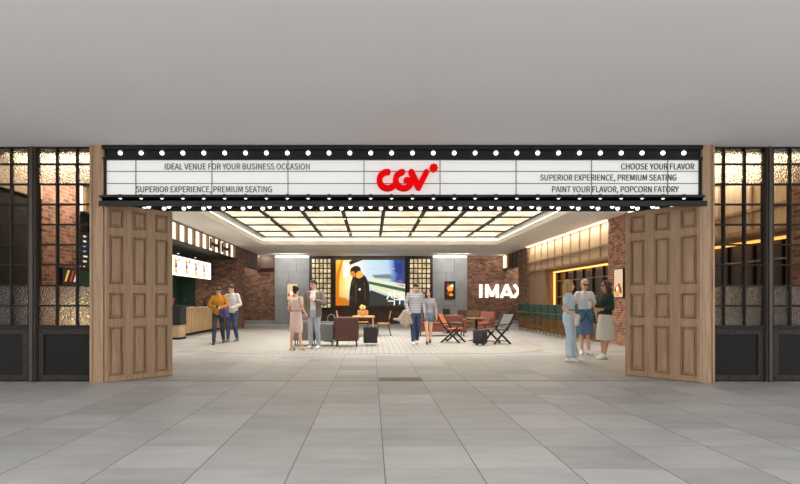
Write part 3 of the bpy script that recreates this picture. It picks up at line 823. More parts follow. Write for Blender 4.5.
MB().box(0,.012,-2.96,2.81,.02,.68).build('screen',glow('menu_white',(250,250,246),1.05),mb)
for ii,y in enumerate((19.7,20.85,21.95,23.0)):
    q=MB(); y-=21.2
    def mp_(pts,mi,l):
        n_=len(pts); q.add([(.0125+.001*l,y+a,z) for a,z in pts],[tuple(range(n_))],mi)
    mp_([(-.14,.44),(.1,.40),(.16,.52),(.0,.6),(-.12,.56)],0,1); mp_([(-.08,.26),(.14,.28),(.12,.42),(-.06,.44)],1,2)
    mp_([(-.18,.10),(.12,.08),(.18,.2),(.0,.27),(-.16,.2)],0,3); mp_([(.26,.5),(.36,.47),(.42,.55),(.36,.64),(.27,.6)],2,3)
    mp_([(-.14,.0+.12),(.0,.1),(.0,.2),(-.1,.22)],3,4)
    q.build('food_picture',[glow('food_orange',(240,150,40),.8),glow('food_black',(50,36,30),.5),glow('food_red',(222,50,60),.8),glow('food_yellow',(250,205,90),.9)],mb)
for y in (18.9,23.5): MB().bar((-.04,y-21.2,.7),(-.04,y-21.2,1.0),.03).build('hanger',blackmetal,mb)
m2=thing('menu_board','black menu board with rows of tiny coloured text behind the left storefront glass','menu board',(XL-.25,12.75,1.95))
MB().box(-.06,0,-.5,.75,0,.85).build('housing',blackmetal,m2); q=MB()
for r_ in range(7):
    for c_ in range(4):
        if random.random()<.75:
            y=-.42+c_*.3; z=.08+r_*.11; q.box(0,.008,y,y+.06+random.random()*.14,z,z+.035,random.randrange(3))
for y in (-.3,.5): MB().bar((-.03,y,.85),(-.03,y,1.17),.03).build('hanger',blackmetal,m2)
q.build('menu_text',[glow('mt_w',(230,230,220),.8),glow('mt_b',(120,160,220),.8),glow('mt_y',(230,190,90),.8)],m2)

# ------------------------------------------------------------------ bar on the right
def bar_counter(label,y0,y1):
    b=thing('bar_counter',label,'bar counter',(XR+.1,(y0+y1)/2,0)); L=(y1-y0)/2
    MB().box(-.18,.2,-L,L,.0,1.06).build('front',mat('bar_front',(150,118,84),.5),b)
    m=MB(); n=max(2,int(2*L/.8))
    for k in range(n): m.box(-.2,-.18,-L+2*L*k/n+.02,-L+2*L*(k+1)/n-.02,.55,1.02)
    m.build('green_panel',greenfab,b,.006)
    MB().box(-.28,.22,-L,L,1.06,1.11).build('worktop',mat('bar_top',(72,104,90),.3),b,.006)
    MB().tube([(-.26,-L,.22),(-.26,L,.22)],.02).build('foot_rail',gold,b)
    return b
bar_counter('long bar with green panels under the amber lit niche on the right wall',18.1,27.2)
bar_counter('green panelled bar behind the right storefront window',10.4,16.4)
st0=None
ys=[25.9,25.0,24.1,23.2,22.3,21.4,20.5,19.6,18.7]
names=['farthest','second farthest','third farthest','fourth farthest','middle','fourth nearest','third nearest','second nearest','nearest']
for y,nm in zip(ys,names):
    lab='green bar stool with gold legs at the right wall bar, %s in the row'%nm
    if st0 is None:
        s=thing('bar_stool',lab,'bar stool',(XR-.55,y,0),0,'bar stools along the right wall bar')
        MB().box(-.2,.2,-.36,.36,.62,.78).build('seat',greenfab,s,.03)
        MB().box(-.23,-.17,-.38,.38,.82,1.14).build('backrest',greenfab,s,.025); MB().tube([(-.22,-.40,.80),(-.22,.40,.80)],.014).build('gold_bar',gold,s)
        for a in (-1,1):
            MB().bar((-.17,.17*a,.75),(-.19,.17*a,.95),.025).build('back_post',gold,s)
            for c in (-1,1): MB().bar((.16*c,.16*a,.7),(.2*c,.2*a,0),.024).build('leg',gold,s)
        f=MB(); f.bar((-.19,-.19,.25),(-.19,.19,.25),.02); f.bar((.19,-.19,.25),(.19,.19,.25),.02); f.bar((-.19,-.19,.25),(.19,-.19,.25),.02); f.bar((-.19,.19,.25),(.19,.19,.25),.02); f.build('foot_ring',gold,s)
        st0=s
    else: dup(st0,(XR-.55,y,0),0,lab)

# ------------------------------------------------------------------ lounge furniture
def armchair(label,loc,rz,m_,w=.68,h=.84,group=None,legm=blackwood):
    o=thing('armchair',label,'armchair',loc,rz,group)     # faces -y at rz 0
    b=MB(); M_=Matrix.Translation((0,.27,.16))@Matrix.Rotation(math.radians(-8),4,'X'); b.box(-w/2,w/2,-.06,.08,0,h-.16,0,M_); b.build('backrest',m_,o,.04)
    MB().box(-w/2+.1,w/2-.1,-.33,.2,.3,.44).build('seat_cushion',m_,o,.04)
    MB().box(-w/2+.02,w/2-.02,-.31,.25,.16,.3).build('seat_base',m_,o,.02)
    for s in (-1,1):
        MB().box(min(s*w/2,s*(w/2-.1)),max(s*w/2,s*(w/2-.1)),-.34,.24,.16,.6).build('arm',m_,o,.03)
        for t in (-.28,.26): MB().caps((s*(w/2-.07),t,.17),(s*(w/2-.06),t,.012),.02,.014,10).build('leg',legm,o)
    return o
IZ=.007
armchair('dark brown leather armchair seen from behind on the cream tiles at the centre',(-.70,16.75,IZ),PI,leather,.67,.84)
armchair('taupe armchair seen from behind, nearest the woman in pink',(-1.92,17.0,IZ),PI,taupe,.62,.72)
armchair('grey armchair seen from behind, directly left of the brown leather armchair',(-1.32,16.9,IZ),PI,greyfab,.52,.66)
armchair('dusky pink armchair, nearest of the three armchairs against the brick back wall',(4.55,23.6,0),-.5,mat('pink_velvet',(140,84,70),.8),.6,.85,'armchairs by the brick wall')
armchair('olive armchair, middle of the three armchairs against the brick back wall',(4.25,25.2,IZ),-.5,mat('olive_velvet',(104,80,50),.8),.6,.85,'armchairs by the brick wall')
armchair('mauve brown armchair, farthest of the three armchairs against the brick back wall',(4.1,26.9,IZ),-.5,mat('mauve_velvet',(98,66,58),.8),.6,.85,'armchairs by the brick wall')
# brown sofa
so=thing('sofa','low brown leather sofa behind the orange chair and the long haired woman','sofa',(2.55,21.6,IZ))
MB().box(-.85,.85,-.38,.36,.16,.40).build('seat_base',tan,so,.03)
for s in (-1,1): MB().box(min(.0,s*.74),max(.0,s*.74),-.40,.2,.40,.50).build('seat_cushion',tan,so,.04)
M_=Matrix.Translation((0,.28,.3))@Matrix.Rotation(math.radians(-8),4,'X'); b=MB(); b.box(-.85,.85,-.07,.1,0,.45,0,M_); b.build('backrest',tan,so,.05)
for s in (-1,1):
    MB().box(min(s*.74,s*.88),max(s*.74,s*.88),-.4,.38,.12,.62).build('arm',tan,so,.04)
    for t in (-.32,.3): MB().caps((s*.78,t,.14),(s*.78,t,.015),.02,.016,10).build('leg',blackwood,so)
# side tables / poufs
pf=thing('side_table','black square upholstered side table on thin steel feet beside the brown leather armchair','side table',(-.03,17.05,IZ))
MB().box(-.2,.2,-.2,.2,.07,.5).build('body',blackfab,pf,.015); MB().box(-.205,.205,-.205,.205,.5,.52).build('top',blackmetal,pf,.004)
for s in (-1,1):
    f=MB(); f.bar((s*.14,-.17,.006),(s*.14,.17,.006),.02,.012); f.bar((s*.14,-.15,.0),(s*.14,-.15,.075),.015); f.bar((s*.14,.15,.0),(s*.14,.15,.075),.015); f.build('sled_foot',chrome,pf)
pr=thing('pouf','black round drum pouf on short feet between the orange and grey folding chairs','pouf',(3.13,17.0,IZ))
MB().loft([(0,0,.05,.19,.19),(0,0,.07,.205,.205),(0,0,.42,.205,.205),(0,0,.45,.18,.18)],28).build('drum',blackfab,pr)
for k in range(4): a=PI/4+k*PI/2; MB().cyl(.13*math.cos(a),.13*math.sin(a),0,.055,.018,.018,10).build('foot',blackmetal,pr)
# wooden dining table, chairs and vase
tb=thing('dining_table','honey coloured wooden table with a flower vase in front of the video wall','table',(-.29,21.5,IZ))
MB().box(-.4,.4,-.85,.85,.68,.72).build('tabletop',woodorange,tb,.008)
for sx_ in (-1,1):
    for sy in (-1,1): MB().bar((sx_*.34,sy*.75,.68),(sx_*.36,sy*.78,0),.055).build('leg',woodorange,tb,.006)
MB().box(-.34,.34,-.76,.76,.62,.68).build('apron',walnut,tb)
vz_=thing('flower_vase','slim pale vase holding a ball of yellow flowers on the honey wooden table','vase',(-.32,21.3,.72+IZ))
MB().loft([(0,0,0,.045,.045),(0,0,.08,.055,.055),(0,0,.16,.025,.025),(0,0,.2,.03,.03)],16).build('vase',mat('vase_glaze',(196,168,104),.3),vz_)
fl=MB(); random.seed(3)
for k in range(26):
    a,bq=random.random()*2*PI,math.acos(random.uniform(-.6,1)); r=.085
    fl.ell((r*math.sin(bq)*math.cos(a),r*math.sin(bq)*math.sin(a),.31+r*math.cos(bq)),(.035,.035,.03),8,6)
fl.build('flower_head',mat('yellow_petals',(236,214,140),.8),vz_)
stm=MB()
for k in range(5): a=k*1.25; stm.caps((0,0,.15),(.04*math.cos(a),.04*math.sin(a),.3),.006,.006,6)
stm.build('stems',mat('stem_green',(78,104,50),.7),vz_)
wc0=None
def wood_chair(label,loc,rz):
    global wc0
    if wc0 is None:
        o=thing('dining_chair',label,'chair',loc,rz,'wooden chairs at the honey table')   # faces -y
        MB().box(-.22,.22,-.22,.22,.43,.465).build('seat',woodorange,o,.012)
        M_=Matrix.Translation((0,.21,.62))@Matrix.Rotation(math.radians(-12),4,'X'); b=MB(); b.box(-.21,.21,-.012,.012,0,.3,0,M_); b.build('backrest',woodorange,o,.01)
        for s in (-1,1):
            MB().bar((s*.17,.19,.44),(s*.18,.235,.7),.03).build('back_post',walnut,o)
            MB().bar((s*.18,-.17,.44),(s*.2,-.22,0),.036).build('leg',walnut,o); MB().bar((s*.18,.16,.44),(s*.2,.27,0),.036).build('leg',walnut,o)
        wc0=o; return o
    return dup(wc0,loc,rz,label)
wood_chair('honey wooden chair on the right side of the table, seen side on',(.44,21.7,IZ),-PI/2)
wood_chair('honey wooden chair on the left side of the table, behind the brown leather armchair',(-1.02,21.7,IZ),PI/2)
wood_chair('honey wooden chair at the far end of the table under the video wall',(-.34,22.9,IZ),0)
# folding chairs: two X frames, slung seat and back
def folding(label,loc,rz,m_):
    o=thing('folding_chair',label,'folding chair',loc,rz)     # faces -y, X seen from the side
    for s in (-1,1):
        x=s*.29
        MB().bar((x,-.30,0),(x,.30,.62),.05,.05).build('leg',blackwood,o,.004)
        MB().bar((x*.93,.30,0),(x*.93,-.22,.46),.05,.05).build('leg',blackwood,o,.004)
        MB().bar((x,.16,.43),(x,.42,.88),.045,.045).build('back_post',blackwood,o,.004)
        MB().bar((x,-.28,.56),(x,.30,.60),.05,.025).build('armrest',blackwood,o,.004)
        MB().bar((x,-.22,.44),(x,-.26,.57),.03).build('arm_support',blackwood,o)
    m=MB(); M_=Matrix.Rotation(math.radians(-4),4,'X'); m.box(-.27,.27,-.27,.22,.40,.44,0,M_); m.build('seat',m_,o,.015)
    m=MB(); M2=Matrix.Translation((0,.25,.52))@Matrix.Rotation(math.radians(-29),4,'X'); m.box(-.28,.28,-.02,.02,.0,.40,0,M2); m.build('backrest',m_,o,.012)
    c=MB(); c.bar((-.29,.2,.08),(.29,.2,.08),.025); c.bar((-.29,-.2,.08),(.29,-.2,.08),.025); c.build('stretcher',blackwood,o)
    return o
folding('folding chair with orange leather and black crossed legs, left of the round pouf',(2.50,18.1,IZ),math.radians(65),orange)
folding('folding chair with grey seat and black crossed legs, right of the round pouf',(3.74,17.6,IZ),math.radians(-68),greyfab)
def pedestal(label,loc,r):
    o=thing('pedestal_table',label,'table',loc)
    MB().loft([(0,0,.70,r-.01,r-.01),(0,0,.71,r,r),(0,0,.73,r,r)],32).build('tabletop',wood('table_walnut',(120,88,66),(148,112,84),axis=0),o)
    MB().cyl(0,0,.02,.7,.035,.035,14).build('column',blackmetal,o); MB().loft([(0,0,0,.24,.24),(0,0,.015,.24,.24),(0,0,.03,.05,.05)],24).build('base',blackmetal,o)
    return o
pedestal('round wooden table on a black column behind the round pouf',(3.36,18.9,IZ),.34)
pedestal('round wooden table behind the brown sofa with a laptop on it',(3.0,23.2,IZ),.36)
l=thing('laptop','open dark laptop on the round table behind the brown sofa','laptop',(3.02,23.15,.73+IZ),math.radians(25))
MB().box(-.16,.16,-.11,.11,0,.018).build('keyboard',blackmetal,l,.004); M_=Matrix.Translation((0,.11,.018))@Matrix.Rotation(math.radians(-18),4,'X'); m=MB(); m.box(-.16,.16,0,.012,0,.22,0,M_); m.build('screen',blackmetal,l,.004)
tl=thing('arched_lamp','thin arched steel lamp standing on a small table behind the grey armchair','lamp',(-1.38,18.6,.62+IZ))
MB().cyl(0,0,0,.015,.07,.07,16).build('base',chrome,tl); MB().tube([(-.0+.0,0,.015)]+[(.11-.11*math.cos(a*PI/8),0,.12+.11*math.sin(a*PI/8)) for a in range(9)],.007,8).build('arm',chrome,tl); MB().ell((.22,0,.11),(.03,.03,.025),12,8).build('head',chrome,tl)
ts=thing('small_table','small grey table carrying the arched steel lamp','table',(-1.33,18.6,IZ)); MB().box(-.25,.25,-.2,.2,.59,.62).build('tabletop',greyfab,ts,.006); MB().cyl(0,0,.02,.59,.03,.03,12).build('column',blackmetal,ts); MB().cyl(0,0,0,.02,.17,.17,20).build('base',blackmetal,ts)

# ------------------------------------------------------------------ downlights added at the grid crossings as extra fill for the lobby
dn0=None
for ri,j in enumerate((1,3,5)):
    for ci,i in enumerate((1,3,5,7)):
        x=gx0+i*dx; y=gy1-j*dy
        lab='fill downlight added on the black grid, %s row from the screen, %s from the left'%(('first','second','third')[ri],('first','second','third','fourth')[ci])
        o=thing('downlight',lab,'ceiling light',(x,y,zl-.05),0,'added fill downlights on the ceiling grid')
        if dn0 is None:
            dn0=MB().loft([(0,0,-.03,.055,.055),(0,0,0,.06,.06)],20).build('trim_ring',blackmetal,o)
            dl=MB().cyl(0,0,-.034,-.03,.04,.04,16).build('lens',glow('downlight_lens',(255,240,214),3),o)
        else:
            for q in (dn0,dl):
                c=q.copy(); C.objects.link(c); c.parent=o
        L=bpy.data.lights.new('downlight_lamp','SPOT'); L.energy=ADDED_FILL; L.color=(1,.95,.88); L.spot_size=math.radians(150); L.spot_blend=1; L.shadow_soft_size=.15  # added fill lamp for the lobby
        lo_=bpy.data.objects.new('downlight_lamp',L); C.objects.link(lo_); lo_.location=(0,0,-.06); lo_.parent=o
# ------------------------------------------------------------------ area lamps added to brighten the walls; niche downlights
def area(loc,rot,sx_,sy_,e,col=(1,.92,.8)):
    L=bpy.data.lights.new('added_wash_lamp','AREA'); L.shape='RECTANGLE'; L.size=sx_; L.size_y=sy_; L.energy=e; L.color=col
    o=bpy.data.objects.new('added_wash_lamp',L); C.objects.link(o); o.location=loc; o.rotation_euler=rot; return o
for a,b in ((276,309),(433,466)): area(((xb(a)+xb(b))/2,YB-1.7,3.70),(math.radians(48),0,0),1.7,.06,30,(1,.97,.93))
area((8.2,YB-.8,3.70),(math.radians(30),0,0),2.8,.06,40); area((-6.3,YB-.9,3.70),(math.radians(25),0,0),1.3,.06,26)
area((XR-.22,22.6,3.70),(0,math.radians(-12),0),.05,9.2,50); area((XR-.22,13.4,3.70),(0,math.radians(-12),0),.05,6,36)
area((XL+.5,11.5,3.70),(0,math.radians(25),0),.06,1.4,26)
area((-.2,YB-.9,3.70),(math.radians(25),0,0),4,.06,10)
nd0=None
for k,y in enumerate((14.0,16.5,18.7,20.6,22.6,24.8)):
    o=thing('downlight','round downlight in the black soffit above the concession counter, %s from the entrance'%('nearest','second','third','fourth','fifth','farthest')[k],'ceiling light',(-7.4,y,3.12),0,'downlights above the counter')
    if nd0 is None: nd0=MB().cyl(0,0,-.03,0,.06,.06,16).build('trim_ring',blackmetal,o); nd1=MB().cyl(0,0,-.034,-.03,.045,.045,16).build('lens',bpy.data.materials['downlight_lens'],o)
    else:
        for q in (nd0,nd1):
            c=q.copy(); C.objects.link(c); c.parent=o
    L=bpy.data.lights.new('downlight_lamp','SPOT'); L.energy=110; L.color=(1,.93,.82); L.spot_size=math.radians(150); L.spot_blend=1; L.shadow_soft_size=.05
    q=bpy.data.objects.new('downlight_lamp',L); C.objects.link(q); q.location=(0,0,-.06); q.parent=o
#PEOPLE_BEGIN
# ------------------------------------------------------------------ people
skin_l=mat('skin_light',(222,176,150),.5,var=.03,scale=20); skin_m=mat('skin_medium',(206,156,126),.5,var=.03,scale=20)
eye_m=mat('eye_dark',(42,30,26),.3); lip_m=mat('lip',(176,96,88),.5); brow_m=mat('brow_brown',(70,50,40),.8)
hair_black=mat('hair_black',(30,25,24),.5,var=.3,scale=40,stretch=(1,1,.15)); hair_brown=mat('hair_brown',(62,44,34),.5,var=.3,scale=40,stretch=(1,1,.15))
hair_blond=mat('hair_blond',(176,142,98),.5,var=.2,scale=40,stretch=(1,1,.15)); hair_ash=mat('hair_ash',(196,182,166),.55,var=.15,scale=40,stretch=(1,1,.15))
def remesh(mb, name, mats, parent, voxel, smooth=2, paint=None, mirrorless=True):
    o=mb.build(name,mats,parent)
    r=o.modifiers.new('r','REMESH'); r.mode='VOXEL'; r.voxel_size=voxel; r.use_smooth_shade=True
    if smooth:
        q=o.modifiers.new('s','SMOOTH'); q.factor=.5; q.iterations=smooth
    bpy.context.view_layer.update()
    me=bpy.data.meshes.new_from_object(o.evaluated_get(bpy.context.evaluated_depsgraph_get()))
    me.name=name; o.modifiers.clear(); o.data=me
    me.materials.clear()
    for m in (mats if isinstance(mats,(list,tuple)) else [mats]): me.materials.append(m)
    if paint:
        idx=[paint(p.center) for p in me.polygons]; me.polygons.foreach_set('material_index',idx)
    me.update()
    return o
def V(*a): return Vector(a)
class Person:
    """figure facing -y at its own origin; A is the -x side, B the +x side; sizes for 1.75 m"""
    def __init__(s,label,loc,rz,height,fem=False,skin=skin_l,arms=None,legs=None,head=(0,0),lean=0,group=None,tipA=None,tipB=None,feetyaw=0):
        s.o=thing('person',label,'person',loc,rz,group); s.k=height/1.75; s.o.scale=(s.k,)*3; s.fem=fem; s.skin=skin
        sw=.148 if fem else .172; s.sw=sw
        s.shA=V(-sw,.0,1.405); s.shB=V(sw,.0,1.405)
        a=dict(eA=(-.24,.03,1.14),wA=(-.245,-.05,.90),eB=(.24,.03,1.14),wB=(.245,-.05,.90)); a.update(arms or {})
        l=dict(kA=(-.09,-.02,.50),fA=(-.095,.02,.085),kB=(.09,-.02,.50),fB=(.095,.02,.085),tA=(0,-1),tB=(0,-1)); l.update(legs or {})
        s.a={k:V(*v) for k,v in a.items()}; s.l={k:(V(*v) if len(v)==3 else v) for k,v in l.items()}
        s.hipA=V(-.085,0,.92); s.hipB=V(.085,0,.92)
        yaw,pitch=head
        s.H=Matrix.Translation((0,.0,1.505))@Matrix.Rotation(math.radians(yaw),4,'Z')@Matrix.Rotation(math.radians(pitch),4,'X')@Matrix.Translation((0,-.015,.115))
        s.tips=(tipA,tipB)
        s.body()
    def torso(s,mb,d=0,z0=.84,z1=1.5):
        if s.fem: R=[(.80,.150,.105),(.88,.168,.118),(.98,.160,.110),(1.10,.122,.092),(1.20,.135,.100),(1.30,.148,.116),(1.37,.142,.100),(1.42,.112,.078),(1.47,.058,.056),(1.50,.05,.05)]
        else: R=[(.80,.145,.105),(.88,.163,.115),(.98,.158,.110),(1.10,.150,.104),(1.20,.155,.110),(1.30,.168,.120),(1.37,.162,.105),(1.43,.118,.080),(1.48,.066,.062),(1.51,.058,.058)]
        rr=[(0,(-.01 if 1.2<z<1.36 else 0),z,a+d,b+d) for z,a,b in R if z0-.001<=z<=z1+.001]
        mb.loft(rr,22)
    def arm(s,mb,side,d=0,frac=1.0,rs=.054,re=.043,rw=.031):
        if s.fem: rs,re,rw=rs*.84,re*.84,rw*.86
        sh,e,w=(s.shA,s.a['eA'],s.a['wA']) if side=='A' else (s.shB,s.a['eB'],s.a['wB'])
        if frac<=.5:
            q=sh.lerp(e,frac/.5); mb.caps(sh,q,rs+d,rs+(re-rs)*frac*2+d,14); return
        mb.caps(sh,e,rs+d,re+d,14)
        f=(frac-.5)/.5; mb.caps(e,e.lerp(w,f),re+d,re+(rw-re)*f+d,14)
    def leg(s,mb,side,d=0,frac=1.0,flare=0):
        hp,k,f=(s.hipA,s.l['kA'],s.l['fA']) if side=='A' else (s.hipB,s.l['kB'],s.l['fB'])
        r0,r1,r2=(.084,.056,.037) if not s.fem else (.082,.052,.033)
        if frac<=.5: mb.caps(hp,hp.lerp(k,frac*2),r0+d,r0+(r1-r0)*frac*2+d,14); return
        mb.caps(hp,k,r0+d,r1+d,14); g=(frac-.5)*2
        if g>.35:
            calf=k.lerp(f,.3)+V(0,.018,0); mb.caps(k,calf,r1*.98+d,.054+d*.9 if not s.fem else .05+d*.9,14); mb.caps(calf,k.lerp(f,g),(.054 if not s.fem else .05)+d,r2+(1-g)*.02+d+flare,14)
        else: mb.caps(k,k.lerp(f,g),r1+d,r1+d,14)
    def hand(s,mb,side,grip=.5):
        e,w=(s.a['eA'],s.a['wA']) if side=='A' else (s.a['eB'],s.a['wB'])
        t=s.tips[0 if side=='A' else 1]; d=(V(*t) if t else (w-e)).normalized()
        inw=V(1,0,0) if side=='A' else V(-1,0,0)
        n=(inw-d*inw.dot(d)).normalized() if abs(inw.dot(d))<.9 else V(0,0,1)   # palm faces inward
        a=d.cross(n).normalized()
        if a.y>0 and abs(a.y)>.3: a=-a
        if a.y>=0 and abs(a.y)<=.3 and a.z<0: a=-a       # thumb side forward / up
        c=w+d*.05
        for q in (-.026,-.009,.009,.026): mb.caps(w+d*.005+a*q*.6,w+d*.082+a*q,.015,.0125,8)
        for q,L in ((.029,.066),(.0095,.078),(-.0095,.073),(-.028,.056)):
            p=w+d*.082+a*q; d1=(d+n*grip*.6).normalized(); d2=(d+n*grip*1.9).normalized()
            m=p+d1*L*.5; mb.caps(p,m,.0098,.0092,8); mb.caps(m,m+d2*L*.5,.0092,.0078,8)
        tb=w+d*.022+a*.024; m=tb+(d*.55+a*.75+n*.3).normalized()*.04; mb.caps(tb,m,.013,.0105,8); mb.caps(m,m+(d*.9+a*.15+n*.4).normalized()*.032,.0105,.0085,8)
    def foot(s,mb,side,d=0,z=0):
        f=s.l['fA'] if side=='A' else s.l['fB']; t=s.l['tA'] if side=='A' else s.l['tB']
        t=V(t[0],t[1],0).normalized(); g=f.z-.085
        heel=V(f.x,f.y,g+.035)-t*.045; ball=V(f.x,f.y,g+.030)+t*.12; toe=V(f.x,f.y,g+.024)+t*.165
        mb.caps(heel,V(f.x,f.y,g+.06)+t*.03,.034+d,.036+d,12); mb.caps(V(f.x,f.y,g+.06)+t*.02,ball,.037+d,.03+d,12); mb.caps(ball,toe,.034+d,.024+d,12); mb.caps(f,V(f.x,f.y,g+.05),.034+d,.035+d,12)
    def body(s):
        mb=MB(); s.torso(mb); mb.caps((0,.005,1.42),(0,-.002,1.56),.056 if not s.fem else .047,.052 if not s.fem else .044,14)
        for q in 'AB': s.arm(mb,q); s.hand(mb,q); s.leg(mb,q); s.foot(mb,q)
        M_=s.H
        mb.ell((0,.012,.025),(.073,.092,.098),20,14,0,M_); mb.ell((0,-.022,-.05),(.056,.066,.066),18,12,0,M_); mb.ell((0,-.05,-.088),(.03,.03,.026),12,8,0,M_)
        mb.caps((0,-.076,.012),(0,-.099,-.026),.010,.0145,10,0,M_)
        for q in (-1,1):
            mb.ell((q*.074,.012,-.012),(.012,.022,.032),10,8,0,M_); mb.ell((q*.03,-.070,-.02),(.024,.016,.018),10,8,0,M_)
        inv=M_.inverted()
        def paint(c):
            h=inv@c
            if h.y<-.05:
                if abs(abs(h.x)-.03)<.013 and abs(h.z-.012)<.0085: return 1
                if abs(abs(h.x)-.031)<.02 and abs(h.z-.036)<.0055: return 3
                if abs(h.x)<.024 and abs(h.z+.057)<.0085: return 2
            return 0
        s.bodyobj=remesh(mb,'body',[s.skin,eye_m,lip_m,brow_m],s.o,.0068,2,paint)
    def cloth(s,name,m,build,voxel=.011,label=None,smooth=3):
        mb=MB(); build(mb); o=remesh(mb,name,m,s.o,voxel,smooth)
        if label: o['label']=label
        return o
    def shirt(s,m,z0=.88,d=.017,frac=1.0,ad=.014,name='shirt',collar=True,z1=1.48):
        def f(mb):
            s.torso(mb,d,z0,z1)
            for q in 'AB': s.arm(mb,q,ad,frac)
            r=(.046 if s.fem else .052)+ad*.5
            for sh in (s.shA,s.shB): mb.caps(sh,V(sh.x*.35,0,1.435),r,r*.8,12)
        return s.cloth(name,m,f)
    def trousers(s,m,d=.015,frac=.97,z1=.98,name='trousers',flare=0):
        def f(mb):
            s.torso(mb,d*.8,.80,z1)
            for q in 'AB': s.leg(mb,q,d,frac,flare)
        return s.cloth(name,m,f)
    def skirt(s,m,ztop,zbot,r0,r1,name='skirt',shift=(0,0)):
        def f(mb):
            n=7; R=[]
            for k in range(n+1):
                t=k/n; z=ztop+(zbot-ztop)*t; R.append((shift[0]*t,shift[1]*t,z,r0[0]+(r1[0]-r0[0])*min(1,t*1.4)**.8,r0[1]+(r1[1]-r0[1])*min(1,t*1.4)**.8))
            mb.loft(R[::-1],26)
            for k in range(9):
                a=2*PI*k/9; x0=r1[0]*math.cos(a); y0=r1[1]*math.sin(a)
                mb.caps((r0[0]*.8*math.cos(a),r0[1]*.8*math.sin(a),ztop-.12),(shift[0]+x0*.98,shift[1]+y0*.98,zbot+.012),.012,.02,8)
        return s.cloth(name,m,f)
    def shoes(s,m,d=.008,top=False):
        for q in 'AB':
            def f(mb,q=q): s.foot(mb,q,d)
            s.cloth('shoe',m,f,.009,None,1)
    def hair(s,m,style='short'):
        M_=s.H
        def f(mb):
            mb.ell((0,.030,.045),(.083,.092,.093),20,14,0,M_)
            if style=='short':
                mb.ell((0,-.03,.098),(.066,.062,.036),14,10,0,M_); mb.caps((0,.075,.0),(0,.075,-.035),.06,.05,12,0,M_)
                for q in (-1,1): mb.caps((q*.072,.0,.05),(q*.073,.005,.0),.016,.010,8,0,M_)
            if style in('long','wavy'):
                for q in (-1,1):
                    mb.caps((q*.05,-.045,.095),(q*.078,-.03,.02),.026,.02,10,0,M_)
                    mb.caps((q*.076,.0,.03),(q*.085,.01,-.10),.03,.034,10,0,M_); mb.caps((q*.085,.01,-.10),(q*.10,-.055 if style=='wavy' else .02,-.27),.036,.024,10,0,M_)
                    mb.caps((q*.03,.08,-.02),(q*.055,.105,-.26),.055,.036,12,0,M_)
                mb.caps((0,.07,.0),(0,.105,-.28),.066,.045,14,0,M_)
                if style=='wavy':
                    for k in range(22):
                        a=random.random()*2*PI; z=random.uniform(-.24,.1); r=.085+random.random()*.02
                        if math.sin(a)<-.35 and z<.07: continue
                        mb.ell((r*math.cos(a),.03+r*math.sin(a),z),(.028,.028,.03),8,6,0,M_)
            if style=='bun':
                mb.caps((0,.07,.0),(0,.07,-.04),.058,.04,12,0,M_); mb.ell((0,.10,.10),(.052,.05,.05),14,10,0,M_)
                for q in (-1,1): mb.caps((q*.072,.0,.05),(q*.074,.01,.0),.018,.01,8,0,M_)
            if style=='crop':
                mb.ell((0,-.02,.10),(.072,.075,.045),14,10,0,M_); mb.caps((0,.07,.02),(0,.075,-.05),.062,.05,12,0,M_)
                for q in (-1,1): mb.caps((q*.074,-.01,.06),(q*.076,.01,-.02),.022,.016,8,0,M_)
        return s.cloth('hair',m,f,.009,None,2)
    def glasses(s):
        mb=MB(); M_=s.H
        for q in (-1,1):
            mb.ell((q*.032,-.092,.010),(.028,.008,.020),14,8,0,M_); mb.caps((q*.058,-.085,.014),(q*.08,.0,.012),.004,.004,6,0,M_)
        mb.caps((-.01,-.094,.014),(.01,-.094,.014),.004,.004,6,0,M_)
        return mb.build('sunglasses',mat('sunglass_black',(22,20,22),.15),s.o)
    def w(s,p):      # local point to the world
        return Matrix.Translation(s.o.location)@s.o.rotation_euler.to_matrix().to_4x4()@Matrix.Scale(s.k,4)@V(*p)
def held(name,label,cat,mb,m,p,voxel=None,smooth=2):
    """a carried thing modelled in the person's own frame, kept as a thing of its own"""
    o=remesh(mb,name,m,None,voxel,smooth) if voxel else mb.build(name,m)
    o.location=p.o.location; o.rotation_euler=p.o.rotation_euler; o.scale=(p.k,)*3
    return tag(o,label,cat)
white_c=mat('white_cotton',(216,214,214),.85,var=.03); mustard=mat('mustard_knit',(186,124,38),.85,var=.08,scale=30); denim=mat('blue_denim',(58,72,104),.85,var=.15,scale=20)
darkdenim=mat('dark_trousers',(54,56,62),.85,var=.1); paleblue=mat('pale_denim',(192,210,226),.85,var=.07); midblue=mat('mid_denim',(88,118,150),.85,var=.12)
whiteshoe=mat('white_shoe',(228,226,222),.5); darkshoe=mat('dark_shoe',(52,46,42),.5); beigeshoe=mat('beige_shoe',(206,170,140),.5); blackshoe=mat('black_shoe',(30,28,28),.4)
pinkdress=mat('dusty_pink_cloth',(224,198,190),.85,var=.04); greyjacket=mat('grey_jacket',(118,110,102),.85,var=.06); palegrey=mat('pale_grey_denim',(164,174,184),.85,var=.05)
checked=check_cloth('grey_check',(158,158,164),(140,140,147),(182,182,186)); greyknit=mat('grey_knit',(150,148,156),.9,var=.05); violet=mat('violet_cloth',(78,66,112),.85,var=.1)
khaki=mat('khaki_coat',(164,152,138),.85,var=.06); darkgreen=mat('dark_green_knit',(30,48,44),.85,var=.08); paleskirt=mat('pale_pleat',(206,202,196),.85,var=.04); tealcloth=mat('teal_jacket',(58,110,128),.85,var=.1)

